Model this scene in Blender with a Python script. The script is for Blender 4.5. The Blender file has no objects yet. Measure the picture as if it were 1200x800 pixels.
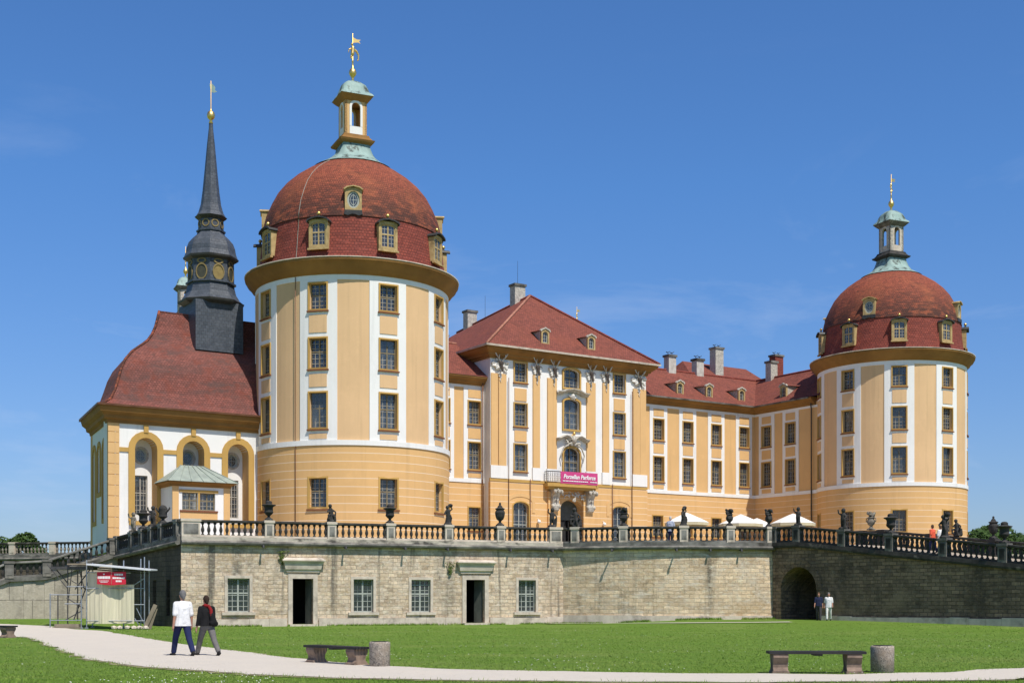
import bpy, bmesh, math, random
from mathutils import Vector, Matrix, noise
rnd = random.Random(7)
R_ = math.radians
sc = bpy.context.scene
COL = sc.collection
CAMZ = 1.5

# ------------------------------------------------------------------ materials
def nn(nt, typ, **kw):
    n = nt.nodes.new(typ)
    for k, v in kw.items():
        if k.startswith('i_'):
            n.inputs[k[2:].replace('_', ' ')].default_value = v
        else:
            setattr(n, k, v)
    return n

def base_mat(name, rough=.8, metallic=0.0, spec=.3):
    m = bpy.data.materials.new(name); m.use_nodes = True
    nt = m.node_tree; b = nt.nodes['Principled BSDF']
    b.inputs['Roughness'].default_value = rough
    b.inputs['Metallic'].default_value = metallic
    b.inputs['Specular IOR Level'].default_value = spec
    return m, nt, b

def c4(c): return (c[0], c[1], c[2], 1)

def coords(nt, kind='Object', scale=(1, 1, 1)):
    t = nn(nt, 'ShaderNodeTexCoord'); mp = nn(nt, 'ShaderNodeMapping')
    mp.inputs['Scale'].default_value = scale
    nt.links.new(t.outputs[kind], mp.inputs['Vector'])
    return mp.outputs['Vector']

def noise_fac(nt, vec, scale, lo=.35, hi=.65, detail=6, rough=.6, dist=0.0):
    n = nn(nt, 'ShaderNodeTexNoise'); n.inputs['Scale'].default_value = scale
    n.inputs['Detail'].default_value = detail; n.inputs['Roughness'].default_value = rough
    n.inputs['Distortion'].default_value = dist
    nt.links.new(vec, n.inputs['Vector'])
    r = nn(nt, 'ShaderNodeMapRange'); r.inputs['From Min'].default_value = lo; r.inputs['From Max'].default_value = hi
    nt.links.new(n.outputs['Fac'], r.inputs['Value'])
    return r.outputs['Result']

def mix(nt, fac, a, b, blend='MIX'):
    m = nn(nt, 'ShaderNodeMix', data_type='RGBA', blend_type=blend)
    for sock, v in ((m.inputs[0], fac), (m.inputs[6], a), (m.inputs[7], b)):
        if isinstance(v, (int, float)): sock.default_value = v
        elif isinstance(v, tuple): sock.default_value = c4(v)
        else: nt.links.new(v, sock)
    return m.outputs[2]

def mul(nt, a, k):
    m = nn(nt, 'ShaderNodeMath', operation='MULTIPLY'); nt.links.new(a, m.inputs[0])
    if isinstance(k, (int, float)): m.inputs[1].default_value = k
    else: nt.links.new(k, m.inputs[1])
    return m.outputs[0]

def bump(nt, b, h, strength=.4, dist=.03):
    bp = nn(nt, 'ShaderNodeBump'); bp.inputs['Strength'].default_value = strength; bp.inputs['Distance'].default_value = dist
    nt.links.new(h, bp.inputs['Height']); nt.links.new(bp.outputs['Normal'], b.inputs['Normal'])

def mat_noise(name, c1, c2, scale=2., rough=.85, lo=.35, hi=.65, bumpk=0., metallic=0., c3=None, s3=.3, spec=.3, f3=(.5, .7), stretch=(1, 1, 1)):
    m, nt, b = base_mat(name, rough, metallic, spec)
    v = coords(nt, 'Object', stretch)
    f = noise_fac(nt, v, scale, lo, hi)
    col = mix(nt, f, c1, c2)
    if c3 is not None:
        col = mix(nt, noise_fac(nt, v, s3, *f3), col, c3)
    nt.links.new(col, b.inputs['Base Color'])
    if bumpk: bump(nt, b, f, bumpk, .02)
    return m

def mat_plaster(name, c, joint=None, dirt=.12, step=.68):
    """painted render: faint blotches and run marks; joint = painted joint lines every `step` of UV height"""
    m, nt, b = base_mat(name, .88)
    v = coords(nt, 'Object')
    f = noise_fac(nt, v, .35, .3, .75, 5)
    d = tuple(x * (1 - dirt) for x in c)
    col = mix(nt, f, c, d)
    vs = coords(nt, 'Object', (2.2, 2.2, .12))
    f2 = noise_fac(nt, vs, 1.0, .55, .8, 4)
    col = mix(nt, mul(nt, f2, .6), col, tuple(x * .70 for x in c))
    col = mix(nt, mul(nt, noise_fac(nt, v, 1.1, .56, .70, 7, .7), .30), col, tuple(min(.88, x * 1.14) for x in c))
    col = mix(nt, mul(nt, noise_fac(nt, coords(nt, 'Object', (1, 1, .35)), .55, .54, .70, 7, .7), .35), col, tuple(x * .78 for x in c))
    if joint:
        uv = nn(nt, 'ShaderNodeTexCoord'); sx = nn(nt, 'ShaderNodeSeparateXYZ')
        nt.links.new(uv.outputs['UV'], sx.inputs[0])
        mm = nn(nt, 'ShaderNodeMath', operation='MULTIPLY'); mm.inputs[1].default_value = 1 / step
        nt.links.new(sx.outputs['Y'], mm.inputs[0])
        fr = nn(nt, 'ShaderNodeMath', operation='FRACT'); nt.links.new(mm.outputs[0], fr.inputs[0])
        lt = nn(nt, 'ShaderNodeMath', operation='LESS_THAN'); lt.inputs[1].default_value = .09
        nt.links.new(fr.outputs[0], lt.inputs[0])
        col = mix(nt, mul(nt, lt.outputs[0], .8), col, joint)
    nt.links.new(col, b.inputs['Base Color'])
    bump(nt, b, noise_fac(nt, v, 9, .3, .7, 3), .15, .01)
    return m

def mat_brick(name, c1, c2, mortar, w, h, rough=.9, mort=.02, stains=(), bumpk=.5, blot=None, sq=1., offset=.5, streak=None):
    """courses on UV metres; stains = [(colour, noise scale, lo, hi, stretch)]"""
    m, nt, b = base_mat(name, rough)
    v = coords(nt, 'UV')
    wob = nn(nt, 'ShaderNodeTexNoise'); wob.inputs['Scale'].default_value = .9; wob.inputs['Detail'].default_value = 2
    nt.links.new(v, wob.inputs['Vector'])
    ad = nn(nt, 'ShaderNodeMix', data_type='RGBA', blend_type='LINEAR_LIGHT'); ad.inputs[0].default_value = .055 if bumpk > .65 and blot else .02
    nt.links.new(v, ad.inputs[6]); nt.links.new(wob.outputs['Color'], ad.inputs[7])
    br = nn(nt, 'ShaderNodeTexBrick')
    br.offset = offset; br.squash = sq; br.squash_frequency = 3; br.offset_frequency = 2
    br.inputs['Color1'].default_value = c4(c1); br.inputs['Color2'].default_value = c4(c2); br.inputs['Mortar'].default_value = c4(mortar)
    br.inputs['Scale'].default_value = 1; br.inputs['Mortar Size'].default_value = mort; br.inputs['Mortar Smooth'].default_value = .3
    br.inputs['Bias'].default_value = 0; br.inputs['Brick Width'].default_value = w; br.inputs['Row Height'].default_value = h
    nt.links.new(ad.outputs[2], br.inputs['Vector'])
    col = br.outputs['Color']
    if blot:
        b2 = nn(nt, 'ShaderNodeTexBrick'); b2.offset = .37; b2.squash = 1.7; b2.squash_frequency = 2
        for k_, v_ in (('Color1', (1.12, 1.1, 1.06, 1)), ('Color2', (.58, .555, .53, 1)), ('Mortar', (.9, .88, .86, 1))): b2.inputs[k_].default_value = v_
        for k_, v_ in (('Scale', 1), ('Mortar Size', .0), ('Bias', -.25), ('Brick Width', w * 1.35), ('Row Height', h)): b2.inputs[k_].default_value = v_
        nt.links.new(ad.outputs[2], b2.inputs['Vector']); col = mix(nt, .85, col, b2.outputs['Color'], 'MULTIPLY')
    vo = coords(nt, 'Object')
    if blot:
        col = mix(nt, noise_fac(nt, vo, blot[1], blot[2], blot[3], 8, .65), col, blot[0])
    for (c, s, lo, hi, st) in stains:
        vv = coords(nt, 'Object', st)
        col = mix(nt, noise_fac(nt, vv, s, lo, hi, 6, .65, .3), col, c)
    fine = noise_fac(nt, vo, 7, .25, .75, 8, .7)
    col = mix(nt, mul(nt, fine, .4), col, tuple(x * .55 for x in c1))
    col = mix(nt, mul(nt, noise_fac(nt, vo, 2.3, .46, .66, 7, .75), .42), col, tuple(x * .42 for x in c1))
    col = mix(nt, mul(nt, noise_fac(nt, coords(nt, 'Object', (1.07, 1.13, 1.9)), 3.1, .52, .70, 7, .75), .45), col, tuple(min(.9, x * 1.38) for x in c1))
    nt.links.new(col, b.inputs['Base Color'])
    inv = nn(nt, 'ShaderNodeMath', operation='SUBTRACT'); inv.inputs[0].default_value = 1
    nt.links.new(br.outputs['Fac'], inv.inputs[1])
    a2 = nn(nt, 'ShaderNodeMath', operation='ADD'); nt.links.new(inv.outputs[0], a2.inputs[0]); nt.links.new(fine, a2.inputs[1])
    bump(nt, b, a2.outputs[0], bumpk, .03)
    return m

M = {}
OCH = (.70, .43, .155)
M['ochre'] = mat_plaster('ochre plaster', (.725, .455, .20), dirt=.10)
M['ochre_tower'] = mat_plaster('pale ochre plaster', (.735, .487, .262), dirt=.10)
M['ochre_base'] = mat_plaster('ochre plaster with joints', (.735, .45, .19), joint=(.82, .66, .48), dirt=.12, step=.56)
M['ochre_trim'] = mat_plaster('golden ochre trim', (.56, .345, .10), dirt=.2)
M['ochre_cornice'] = mat_plaster('ochre cornice', (.345, .175, .050), dirt=.5)
M['white'] = mat_plaster('white limewash', (.84, .83, .80), dirt=.07)
M['red_edge'] = mat_plaster('red brown wood edge', (.22, .085, .04))
TILE = [((.10, .035, .022), 1.6, .50, .72, (1, 1, 1)), ((.26, .075, .045), .5, .45, .75, (1, 1, 1))]
M['tile'] = mat_brick('clay roof tiles', (.31, .09, .062), (.18, .055, .040), (.08, .028, .02), .22, .19, .8, .02, TILE, .6)
M['tile_dome'] = mat_brick('dome clay tiles', (.40, .102, .054), (.235, .062, .037), (.09, .028, .018), .20, .18, .8, .02, [((.055, .026, .020), 1.1, .545, .66, (1, 1, 3.6)), ((.47, .155, .08), 2.2, .58, .74, (1, 1, 4.5)), ((.40, .125, .055), .35, .45, .75, (1, 1, 1))], .7)
_nt = M['tile_dome'].node_tree; _b = _nt.nodes['Principled BSDF']; _src = _b.inputs['Base Color'].links[0].from_socket
_v = coords(_nt, 'Object'); _s = nn(_nt, 'ShaderNodeSeparateXYZ'); _nt.links.new(_v, _s.inputs[0])
_m = nn(_nt, 'ShaderNodeMapRange'); _m.inputs['From Min'].default_value = 30.4; _m.inputs['From Max'].default_value = 27.6; _nt.links.new(_s.outputs['Z'], _m.inputs['Value'])
_f = mul(_nt, mul(_nt, noise_fac(_nt, coords(_nt, 'Object', (1, 1, 2.8)), 1.0, .41, .53, 8, .74), _m.outputs['Result']), .85)
_nt.links.new(mix(_nt, _f, _src, (.05, .026, .022)), _b.inputs['Base Color'])
M['tile_soot'] = mat_noise('sooty tile edge', (.06, .024, .018), (.12, .035, .025), 3, .9)
M['tile_drum'] = mat_brick('drum clay tiles', (.34, .075, .050), (.225, .052, .038), (.11, .030, .024), .24, .20, .8, .022, [((.12, .034, .028), .9, .52, .72, (1, 1, 3)), ((.40, .12, .09), 1.6, .55, .75, (1, 1, 4))], .7)
M['tile_chapel'] = mat_brick('chapel clay tiles', (.30, .105, .082), (.18, .066, .054), (.08, .032, .026), .22, .17, .85, .02, [((.10, .062, .055), .45, .47, .66, (.6, .6, 2.6)), ((.085, .055, .05), 1.6, .56, .70, (1, 1, 2)), ((.20, .05, .03), 1.2, .5, .72, (1, 1, 1))], .6)
M['ridge'] = mat_noise('pale ridge mortar', (.46, .22, .15), (.30, .12, .08), 3)
M['slate'] = mat_brick('blue grey slate', (.065, .078, .098), (.105, .12, .145), (.03, .035, .044), .3, .24, .5, .012, [((.12, .13, .15), .8, .5, .8, (1, 1, .5))], .4)
M['copper'] = mat_noise('green copper', (.31, .43, .39), (.20, .29, .27), 1.6, .6, c3=(.06, .075, .065), s3=2.2, f3=(.52, .62), stretch=(1, 1, .35))
M['copper_grey'] = mat_noise('grey green copper', (.33, .38, .33), (.24, .28, .25), 1.8, .6, stretch=(1, 1, .4))
M['dark_metal'] = mat_noise('dark sheet metal', (.035, .036, .038), (.06, .058, .055), 3, .5)
M['iron'] = mat_noise('black wrought iron', (.02, .02, .022), (.04, .038, .036), 6, .5)
M['pipe'] = mat_noise('brown copper drainpipe', (.13, .055, .03), (.19, .09, .05), 2, .5)
m, nt, b = base_mat('gilding', .28, 1.0); b.inputs['Base Color'].default_value = (.85, .58, .20, 1); M['gold'] = m; b.inputs['Roughness'].default_value = .42
STAIN = [((.13, .12, .10), .55, .55, .72, (1, 1, .16)), ((.15, .14, .12), 2.6, .58, .74, (1, 1, .6)), ((.46, .33, .18), .5, .52, .72, (1, 1, 1.4)), ((.76, .67, .56), 2.4, .50, .70, (1, 1, 2.2)), ((.27, .225, .18), 3.2, .54, .72, (.8, .8, 2.4)), ((.11, .10, .085), 1.0, .575, .66, (1, 1, .05))]
M['stone'] = mat_brick('pale sandstone courses', (.82, .65, .47), (.46, .345, .24), (.34, .275, .205), .56, .215, .92, .014, STAIN, .8, ((.74, .635, .51), 1.1, .48, .75), .55)
M['stone_curve'] = mat_brick('sandstone courses with runs', (.90, .71, .49), (.56, .425, .285), (.42, .34, .245), .60, .225, .92, .014, [((.065, .062, .054), .8, .55, .70, (1, 1, .08)), ((.13, .12, .10), 2.2, .57, .75, (1, 1, .6)), ((.44, .30, .16), .45, .50, .72, (1, 1, 1.4)), ((.72, .66, .56), 1.3, .52, .72, (1, 1, 4.))], .8, ((.68, .62, .52), .9, .5, .75))
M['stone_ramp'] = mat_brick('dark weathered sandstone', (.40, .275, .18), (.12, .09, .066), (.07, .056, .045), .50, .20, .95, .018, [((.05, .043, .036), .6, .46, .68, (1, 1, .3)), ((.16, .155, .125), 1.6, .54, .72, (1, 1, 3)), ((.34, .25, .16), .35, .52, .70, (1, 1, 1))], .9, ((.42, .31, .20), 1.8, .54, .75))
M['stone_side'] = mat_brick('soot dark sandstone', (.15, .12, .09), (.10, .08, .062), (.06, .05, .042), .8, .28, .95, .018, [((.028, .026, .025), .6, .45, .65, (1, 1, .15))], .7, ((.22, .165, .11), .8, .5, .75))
M['stone_slab'] = mat_brick('large pale slabs', (.52, .465, .375), (.42, .375, .30), (.19, .17, .14), 2.6, 1.45, .92, .03, [((.13, .12, .10), .5, .52, .72, (1.2, 1.2, .2)), ((.27, .24, .195), 1.4, .5, .75, (1, 1, .5))], .5)
M['stone_light'] = mat_noise('dressed pale sandstone', (.64, .56, .46), (.48, .41, .335), 2.4, .9, c3=(.25, .215, .175), s3=1.1, f3=(.55, .72), bumpk=.2)
M['stone_grey'] = mat_noise('grey weathered stone', (.27, .26, .235), (.15, .145, .13), 1.6, .9, c3=(.06, .057, .05), s3=.7, f3=(.45, .65), bumpk=.3)
M['stone_course'] = mat_noise('stained coping stone', (.56, .50, .41), (.40, .36, .30), 2.4, .9, c3=(.10, .09, .078), s3=.8, f3=(.50, .62), bumpk=.2, stretch=(1, 1, 2))
M['stone_mould'] = mat_noise('sooty moulding stone', (.20, .19, .17), (.09, .085, .075), 1.4, .9, c3=(.36, .33, .28), s3=.9, f3=(.52, .68), bumpk=.3, stretch=(1, 1, 2))
M['stone_black'] = mat_noise('soot blackened stone', (.03, .029, .027), (.065, .061, .055), 2.2, .9, c3=(.18, .165, .14), s3=1.8, f3=(.58, .74), bumpk=.3)
M['stone_statue'] = mat_noise('blackened sculpture stone', (.022, .022, .022), (.055, .052, .048), 3.5, .85, c3=(.16, .15, .13), s3=3, f3=(.60, .75), bumpk=.3)
M['stone_statue_pale'] = mat_noise('half cleaned sculpture stone', (.30, .265, .21), (.13, .115, .09), 4.5, .9, c3=(.05, .047, .04), s3=3, f3=(.5, .65), bumpk=.3)
M['stucco'] = mat_noise('white stucco', (.80, .78, .73), (.60, .57, .51), 6, .9, bumpk=.3)
M['stucco_grey'] = mat_noise('greyed stucco', (.58, .54, .46), (.33, .31, .27), 5, .9, bumpk=.3)
M['stucco_pale'] = mat_noise('weathered white stucco', (.62, .59, .53), (.42, .39, .34), 2, .9, bumpk=.2)
M['antler'] = mat_noise('pale antler', (.68, .63, .54), (.48, .43, .36), 4, .8)
M['stag'] = mat_noise('dark stag head', (.035, .028, .024), (.07, .055, .045), 8, .8)
M['frame_brown'] = mat_noise('olive brown window wood', (.25, .205, .125), (.17, .135, .08), 4, .6)
M['frame_tan'] = mat_noise('tan dormer wood', (.52, .385, .18), (.38, .265, .115), 3, .7, c3=(.20, .14, .065), s3=2, f3=(.55, .75))
M['louvre_ochre'] = mat_noise('ochre louvre', (.30, .22, .08), (.22, .16, .06), 3, .7)
M['louvre_dark'] = mat_noise('dark louvre', (.075, .075, .05), (.05, .05, .038), 3, .7)
M['louvre_rim'] = mat_noise('dull ochre rim', (.28, .21, .085), (.20, .15, .065), 3, .7)
M['frame_grey'] = mat_noise('grey green window wood', (.42, .44, .39), (.31, .33, .30), 4, .7)
M['door_green'] = mat_noise('grey green door wood', (.10, .115, .10), (.07, .08, .07), 3, .7)
M['lattice'] = mat_noise('pale glazing bars', (.40, .38, .33), (.30, .28, .24), 4, .6)
M['curtain'] = mat_noise('white net curtain', (.72, .73, .74), (.40, .42, .45), 3.5, .9, stretch=(4, 4, .5))
m, nt, b = base_mat('window glass', .06); M['glass'] = m
b.inputs['Base Color'].default_value = (.085, .10, .12, 1); b.inputs['Specular IOR Level'].default_value = 1.0; b.inputs['IOR'].default_value = 1.7
tr = nn(nt, 'ShaderNodeBsdfTransparent'); tr.inputs['Color'].default_value = (.93, .95, .96, 1)
mx = nn(nt, 'ShaderNodeMixShader'); mx.inputs[0].default_value = .36
nt.links.new(tr.outputs[0], mx.inputs[1]); nt.links.new(b.outputs[0], mx.inputs[2])
nt.links.new(mx.outputs[0], nt.nodes['Material Output'].inputs['Surface'])
bump(nt, b, noise_fac(nt, coords(nt, 'Object'), 1.3, .2, .8, 1), .10, .05)
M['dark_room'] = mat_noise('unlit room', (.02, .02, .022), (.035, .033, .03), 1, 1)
M['canvas'] = mat_noise('white parasol canvas', (.82, .80, .74), (.76, .74, .68), 2, .9)
M['valance'] = mat_noise('shade toned canvas', (.62, .55, .36), (.55, .48, .30), 2, .9)  # shade on the valance is put into this darker, yellower canvas colour
M['magenta'] = mat_noise('magenta banner', (.56, .065, .22), (.50, .055, .19), 1.5, .6)
M['sign_red'] = mat_noise('red sign', (.58, .02, .045), (.50, .018, .04), 2, .5)
M['sign_white'] = mat_noise('white lettering', (.82, .82, .82), (.78, .78, .78), 2, .6)
M['galv'] = mat_noise('galvanised steel', (.42, .45, .48), (.28, .30, .33), 6, .45, metallic=.6)
M['roof_sheet'] = mat_noise('pale roof sheet', (.66, .68, .70), (.55, .57, .60), 3, .6)
M['tube_dark'] = mat_noise('dark scaffold tube', (.06, .06, .062), (.10, .095, .09), 5, .5, metallic=.4)
M['tarp'] = mat_noise('pale green grey sheeting', (.70, .64, .46), (.58, .53, .38), 1.4, .7, stretch=(6, 6, .4))
M['board'] = mat_noise('rough boards', (.30, .25, .18), (.20, .165, .12), 3, .9, stretch=(1, 1, .3))
M['bench_wood'] = mat_noise('dark bench planks', (.020, .019, .020), (.038, .035, .034), 3, .6, stretch=(.5, 4, 1))
M['bench_leg'] = mat_noise('brown bench stone', (.30, .22, .165), (.21, .15, .115), 5, .9, c3=(.10, .075, .06), s3=3, f3=(.52, .70), bumpk=.2)
def mat_aggregate():
    m, nt, b = base_mat('exposed aggregate concrete', .95)
    v = coords(nt, 'Object')
    vo = nn(nt, 'ShaderNodeTexVoronoi'); vo.inputs['Scale'].default_value = 55; nt.links.new(v, vo.inputs['Vector'])
    r = nn(nt, 'ShaderNodeValToRGB'); nt.links.new(vo.outputs['Color'], r.inputs[0])
    e = r.color_ramp.elements; e[0].color = (.13, .115, .10, 1); e[1].color = (.46, .40, .33, 1); e[0].position = .1; e[1].position = .8
    col = mix(nt, noise_fac(nt, v, 5, .45, .7), r.outputs[0], (.30, .24, .18))
    nt.links.new(col, b.inputs['Base Color']); bump(nt, b, vo.outputs['Distance'], .6, .01)
    return m
M['aggregate'] = mat_aggregate()
def mat_grass():
    m, nt, b = base_mat('mown lawn', .95, 0, .15)
    v = coords(nt, 'Object')
    col = mix(nt, noise_fac(nt, v, 26, .3, .7, 6, .7), (.105, .195, .024), (.175, .275, .046))
    col = mix(nt, noise_fac(nt, v, .55, .38, .68, 6, .65), col, (.13, .24, .030))
    col = mix(nt, mul(nt, noise_fac(nt, v, .22, .5, .72, 5, .6), .7), col, (.225, .285, .075))
    col = mix(nt, noise_fac(nt, v, 2.6, .60, .74, 4, .6), col, (.08, .155, .022))
    col = mix(nt, noise_fac(nt, coords(nt, 'Object', (.12, 1, 1)), .9, .5, .7, 4), col, (.15, .235, .038))
    nt.links.new(col, b.inputs['Base Color'])
    bump(nt, b, noise_fac(nt, v, 30, .2, .8, 6, .8), .8, .05)
    return m
M['grass'] = mat_grass()
M['blade'] = mat_noise('grass blade', (.125, .225, .028), (.19, .295, .05), 1.3, .8, spec=.1, c3=(.28, .32, .09), s3=.45, f3=(.48, .72), stretch=(.5, 1, 1))
def mat_gravel():
    m, nt, b = base_mat('pale fine gravel', .97, 0, .1)
    v = coords(nt, 'Object')
    col = mix(nt, noise_fac(nt, v, 45, .3, .7, 6, .8), (.63, .585, .515), (.49, .45, .39))
    col = mix(nt, noise_fac(nt, v, .7, .40, .72, 6, .6), col, (.59, .54, .465))
    col = mix(nt, noise_fac(nt, v, 6, .62, .75, 4, .6), col, (.40, .36, .30))
    nt.links.new(col, b.inputs['Base Color']); bump(nt, b, noise_fac(nt, v, 60, .2, .8, 4, .8), .5, .02)
    return m
M['gravel'] = mat_gravel()
M['paving'] = mat_noise('terrace gravel', (.42, .36, .28), (.34, .29, .23), 3, .95)
M['leaf'] = mat_noise('tree leaf', (.032, .065, .017), (.062, .105, .028), .5, .8, spec=.15, lo=.3, hi=.7)
M['leaf_blue'] = mat_noise('dull tree leaf', (.030, .060, .024), (.052, .088, .038), .5, .8, spec=.15, lo=.3, hi=.7)
M['weed'] = mat_noise('weed leaf', (.085, .13, .025), (.13, .165, .04), 5, .8)
M['bark'] = mat_noise('bark', (.09, .07, .05), (.05, .04, .03), 4, .95)
M['skin'] = mat_noise('skin', (.48, .26, .18), (.42, .21, .14), 6, .6)
M['eye'] = mat_noise('dark eye', (.02, .015, .012), (.03, .02, .02), 6, .4)
def cloth(n, c): M[n] = mat_noise(n, c, tuple(x * .82 for x in c), 9, .9, bumpk=.2)
cloth('white_shirt', (.80, .80, .80)); cloth('navy', (.016, .024, .085)); cloth('navy_top', (.018, .024, .062)); cloth('grey_cloth', (.16, .15, .145))
cloth('black_cloth', (.008, .008, .009)); cloth('red_cloth', (.22, .01, .012)); cloth('coral', (.75, .12, .06)); cloth('white_cloth', (.78, .78, .75))
cloth('shoe', (.018, .016, .016)); cloth('hair_grey', (.17, .165, .165)); cloth('hair_dark', (.035, .020, .014)); cloth('hair_brown', (.12, .07, .04)); cloth('hair_white', (.55, .52, .48))
cloth('pale_blue', (.45, .50, .60)); cloth('patterned', (.06, .055, .06))

# ------------------------------------------------------------------ mesh builder
class MB:
    def __init__(s, T=None):
        s.v = []; s.f = []; s.uv = []; s.sm = []; s.T = T or Matrix()
    def add(s, vs, fs, uvs=None, smooth=False):
        o = len(s.v)
        for p in vs: s.v.append(s.T @ Vector(p))
        for i, f in enumerate(fs):
            s.f.append([o + k for k in f]); s.uv.append(uvs[i] if uvs else None); s.sm.append(smooth)
    def box(s, x0, x1, y0, y1, z0, z1):
        s.add([(x0, y0, z0), (x1, y0, z0), (x1, y1, z0), (x0, y1, z0), (x0, y0, z1), (x1, y0, z1), (x1, y1, z1), (x0, y1, z1)],
              [(0, 3, 2, 1), (4, 5, 6, 7), (0, 1, 5, 4), (1, 2, 6, 5), (2, 3, 7, 6), (3, 0, 4, 7)])
        return s
    def prism(s, poly, y0, y1):
        """polygon in (x,z) pushed from y0 to y1"""
        n = len(poly)
        s.add([(p[0], y0, p[1]) for p in poly] + [(p[0], y1, p[1]) for p in poly],
              [list(range(n)), list(range(2 * n - 1, n - 1, -1))] + [(i, i + n, (i + 1) % n + n, (i + 1) % n) for i in range(n)])
        return s
    def slab(s, poly, z0, z1):
        n = len(poly)
        s.add([(p[0], p[1], z0) for p in poly] + [(p[0], p[1], z1) for p in poly],
              [list(range(n - 1, -1, -1)), list(range(n, 2 * n))] + [(i, (i + 1) % n, (i + 1) % n + n, i + n) for i in range(n)])
        return s
    def tube(s, p0, p1, r0, r1=None, n=8, cap=True):
        p0 = Vector(p0); p1 = Vector(p1); r1 = r0 if r1 is None else r1
        d = (p1 - p0).normalized(); a = d.orthogonal().normalized(); c = d.cross(a)
        vs = []
        for p, r in ((p0, r0), (p1, r1)):
            for i in range(n):
                t = 2 * math.pi * i / n; vs.append(p + (a * math.cos(t) + c * math.sin(t)) * r)
        fs = [(i, (i + 1) % n, (i + 1) % n + n, i + n) for i in range(n)]
        s.add(vs, fs, None, True)
        if cap: s.add(vs, [list(range(n - 1, -1, -1)), list(range(n, 2 * n))])
        return s
    def path(s, pts, r0, r1=None, n=6):
        """bent tapering tube through points as one skin"""
        pts = [Vector(p) for p in pts]; r1 = r0 if r1 is None else r1; k = len(pts); vs = []
        for j, p in enumerate(pts):
            d = (pts[min(j + 1, k - 1)] - pts[max(j - 1, 0)]).normalized(); a = d.orthogonal().normalized()
            if j and a.dot(pa) < 0: a = -a
            if j: a = (pa - d * pa.dot(d)).normalized()
            pa = a; c = d.cross(a); r = r0 + (r1 - r0) * j / (k - 1)
            for i in range(n):
                t = 2 * math.pi * i / n; vs.append(p + (a * math.cos(t) + c * math.sin(t)) * r)
        fs = [(j * n + i, j * n + (i + 1) % n, (j + 1) * n + (i + 1) % n, (j + 1) * n + i) for j in range(k - 1) for i in range(n)]
        fs += [list(range(n - 1, -1, -1)), list(range((k - 1) * n, k * n))]
        s.add(vs, fs, None, True); return s
    def lathe(s, prof, n=16, c=(0, 0, 0), a0=0., a1=None, smooth=True, uvR=None):
        full = a1 is None; a1 = a0 + 2 * math.pi if full else a1
        L = [0]
        for i in range(1, len(prof)): L.append(L[-1] + math.hypot(prof[i][0] - prof[i - 1][0], prof[i][1] - prof[i - 1][1]))
        vs = []; k = len(prof)
        for i in range(n + 1):
            t = a0 + (a1 - a0) * i / n
            for r, z in prof: vs.append((c[0] + r * math.cos(t), c[1] + r * math.sin(t), c[2] + z))
        fs = []; uv = []; ur = uvR or max(p[0] for p in prof)
        for i in range(n):
            for j in range(k - 1):
                if prof[j][0] < 1e-6 and prof[j + 1][0] < 1e-6: continue
                q = [(i, j), (i + 1, j), (i + 1, j + 1), (i, j + 1)]
                if prof[j + 1][0] < 1e-6: q = q[:3]
                elif prof[j][0] < 1e-6: q = [q[0], q[2], q[3]]
                fs.append([a * k + b2 for a, b2 in q]); uv.append([((a0 + (a1 - a0) * a / n) * ur, L[b2]) for a, b2 in q])
        s.add(vs, fs, uv, smooth); return s
    def sphere(s, c, r, n=10, m=6, sc3=(1, 1, 1)):
        prof = [(r * math.sin(math.pi * j / m), -r * math.cos(math.pi * j / m)) for j in range(m + 1)]
        prof[0] = (0, -r); prof[-1] = (0, r)
        T = s.T; s.T = T @ Matrix.Translation(c) @ Matrix.Diagonal((*sc3, 1)); s.lathe(prof, n); s.T = T; return s
    def capsule(s, p0, r0, p1, r1, n=10):
        p0 = Vector(p0); p1 = Vector(p1); d = p1 - p0; L = d.length
        if L < 1e-5: return s.sphere(p0, r0, n)
        prof = [(r0 * math.sin(a), -r0 * math.cos(a)) for a in [math.pi / 2 * j / 3 for j in range(4)]] + [(r1 * math.cos(a), L + r1 * math.sin(a)) for a in [math.pi / 2 * j / 3 for j in range(4)]]
        prof[0] = (0, -r0); prof[-1] = (0, L + r1)
        T = s.T; s.T = T @ Matrix.Translation(p0) @ d.to_track_quat('Z', 'Y').to_matrix().to_4x4(); s.lathe(prof, n); s.T = T; return s
    def loft(s, rings, cap=True, smooth=False, closed=True):
        n = len(rings[0]); vs = [p for r in rings for p in r]; m = n if closed else n - 1
        fs = [(j * n + i, j * n + (i + 1) % n, (j + 1) * n + (i + 1) % n, (j + 1) * n + i) for j in range(len(rings) - 1) for i in range(m)]
        s.add(vs, fs, None, smooth)
        if cap: s.add(vs, [list(range(n - 1, -1, -1)), list(range((len(rings) - 1) * n, len(rings) * n))])
        return s
    def mesh(s, name, mat):
        me = bpy.data.meshes.new(name); me.from_pydata([tuple(p) for p in s.v], [], s.f)
        me.materials.append(mat); me.polygons.foreach_set('use_smooth', s.sm)
        ul = me.uv_layers.new(name='UVMap'); data = [0.0] * (2 * len(me.loops)); k = 0
        Z = Vector((0, 0, 1))
        for fi, f in enumerate(s.f):
            uv = s.uv[fi]
            if uv is None:
                p0, p1, p2 = s.v[f[0]], s.v[f[1]], s.v[f[2]]
                n = (p1 - p0).cross(p2 - p0)
                if n.length < 1e-12 and len(f) > 3: n = (p2 - p0).cross(s.v[f[3]] - p0)
                if n.length > 1e-12: n.normalize()
                else: n = Z
                t = Z.cross(n)
                t = Vector((1, 0, 0)) if t.length < .05 else t.normalized()
                bt = n.cross(t)
                uv = [(s.v[i].dot(t), s.v[i].dot(bt)) for i in f]
            for u in uv: data[k] = u[0]; data[k + 1] = u[1]; k += 2
        ul.data.foreach_set('uv', data)
        me.validate()
        return me
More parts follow.
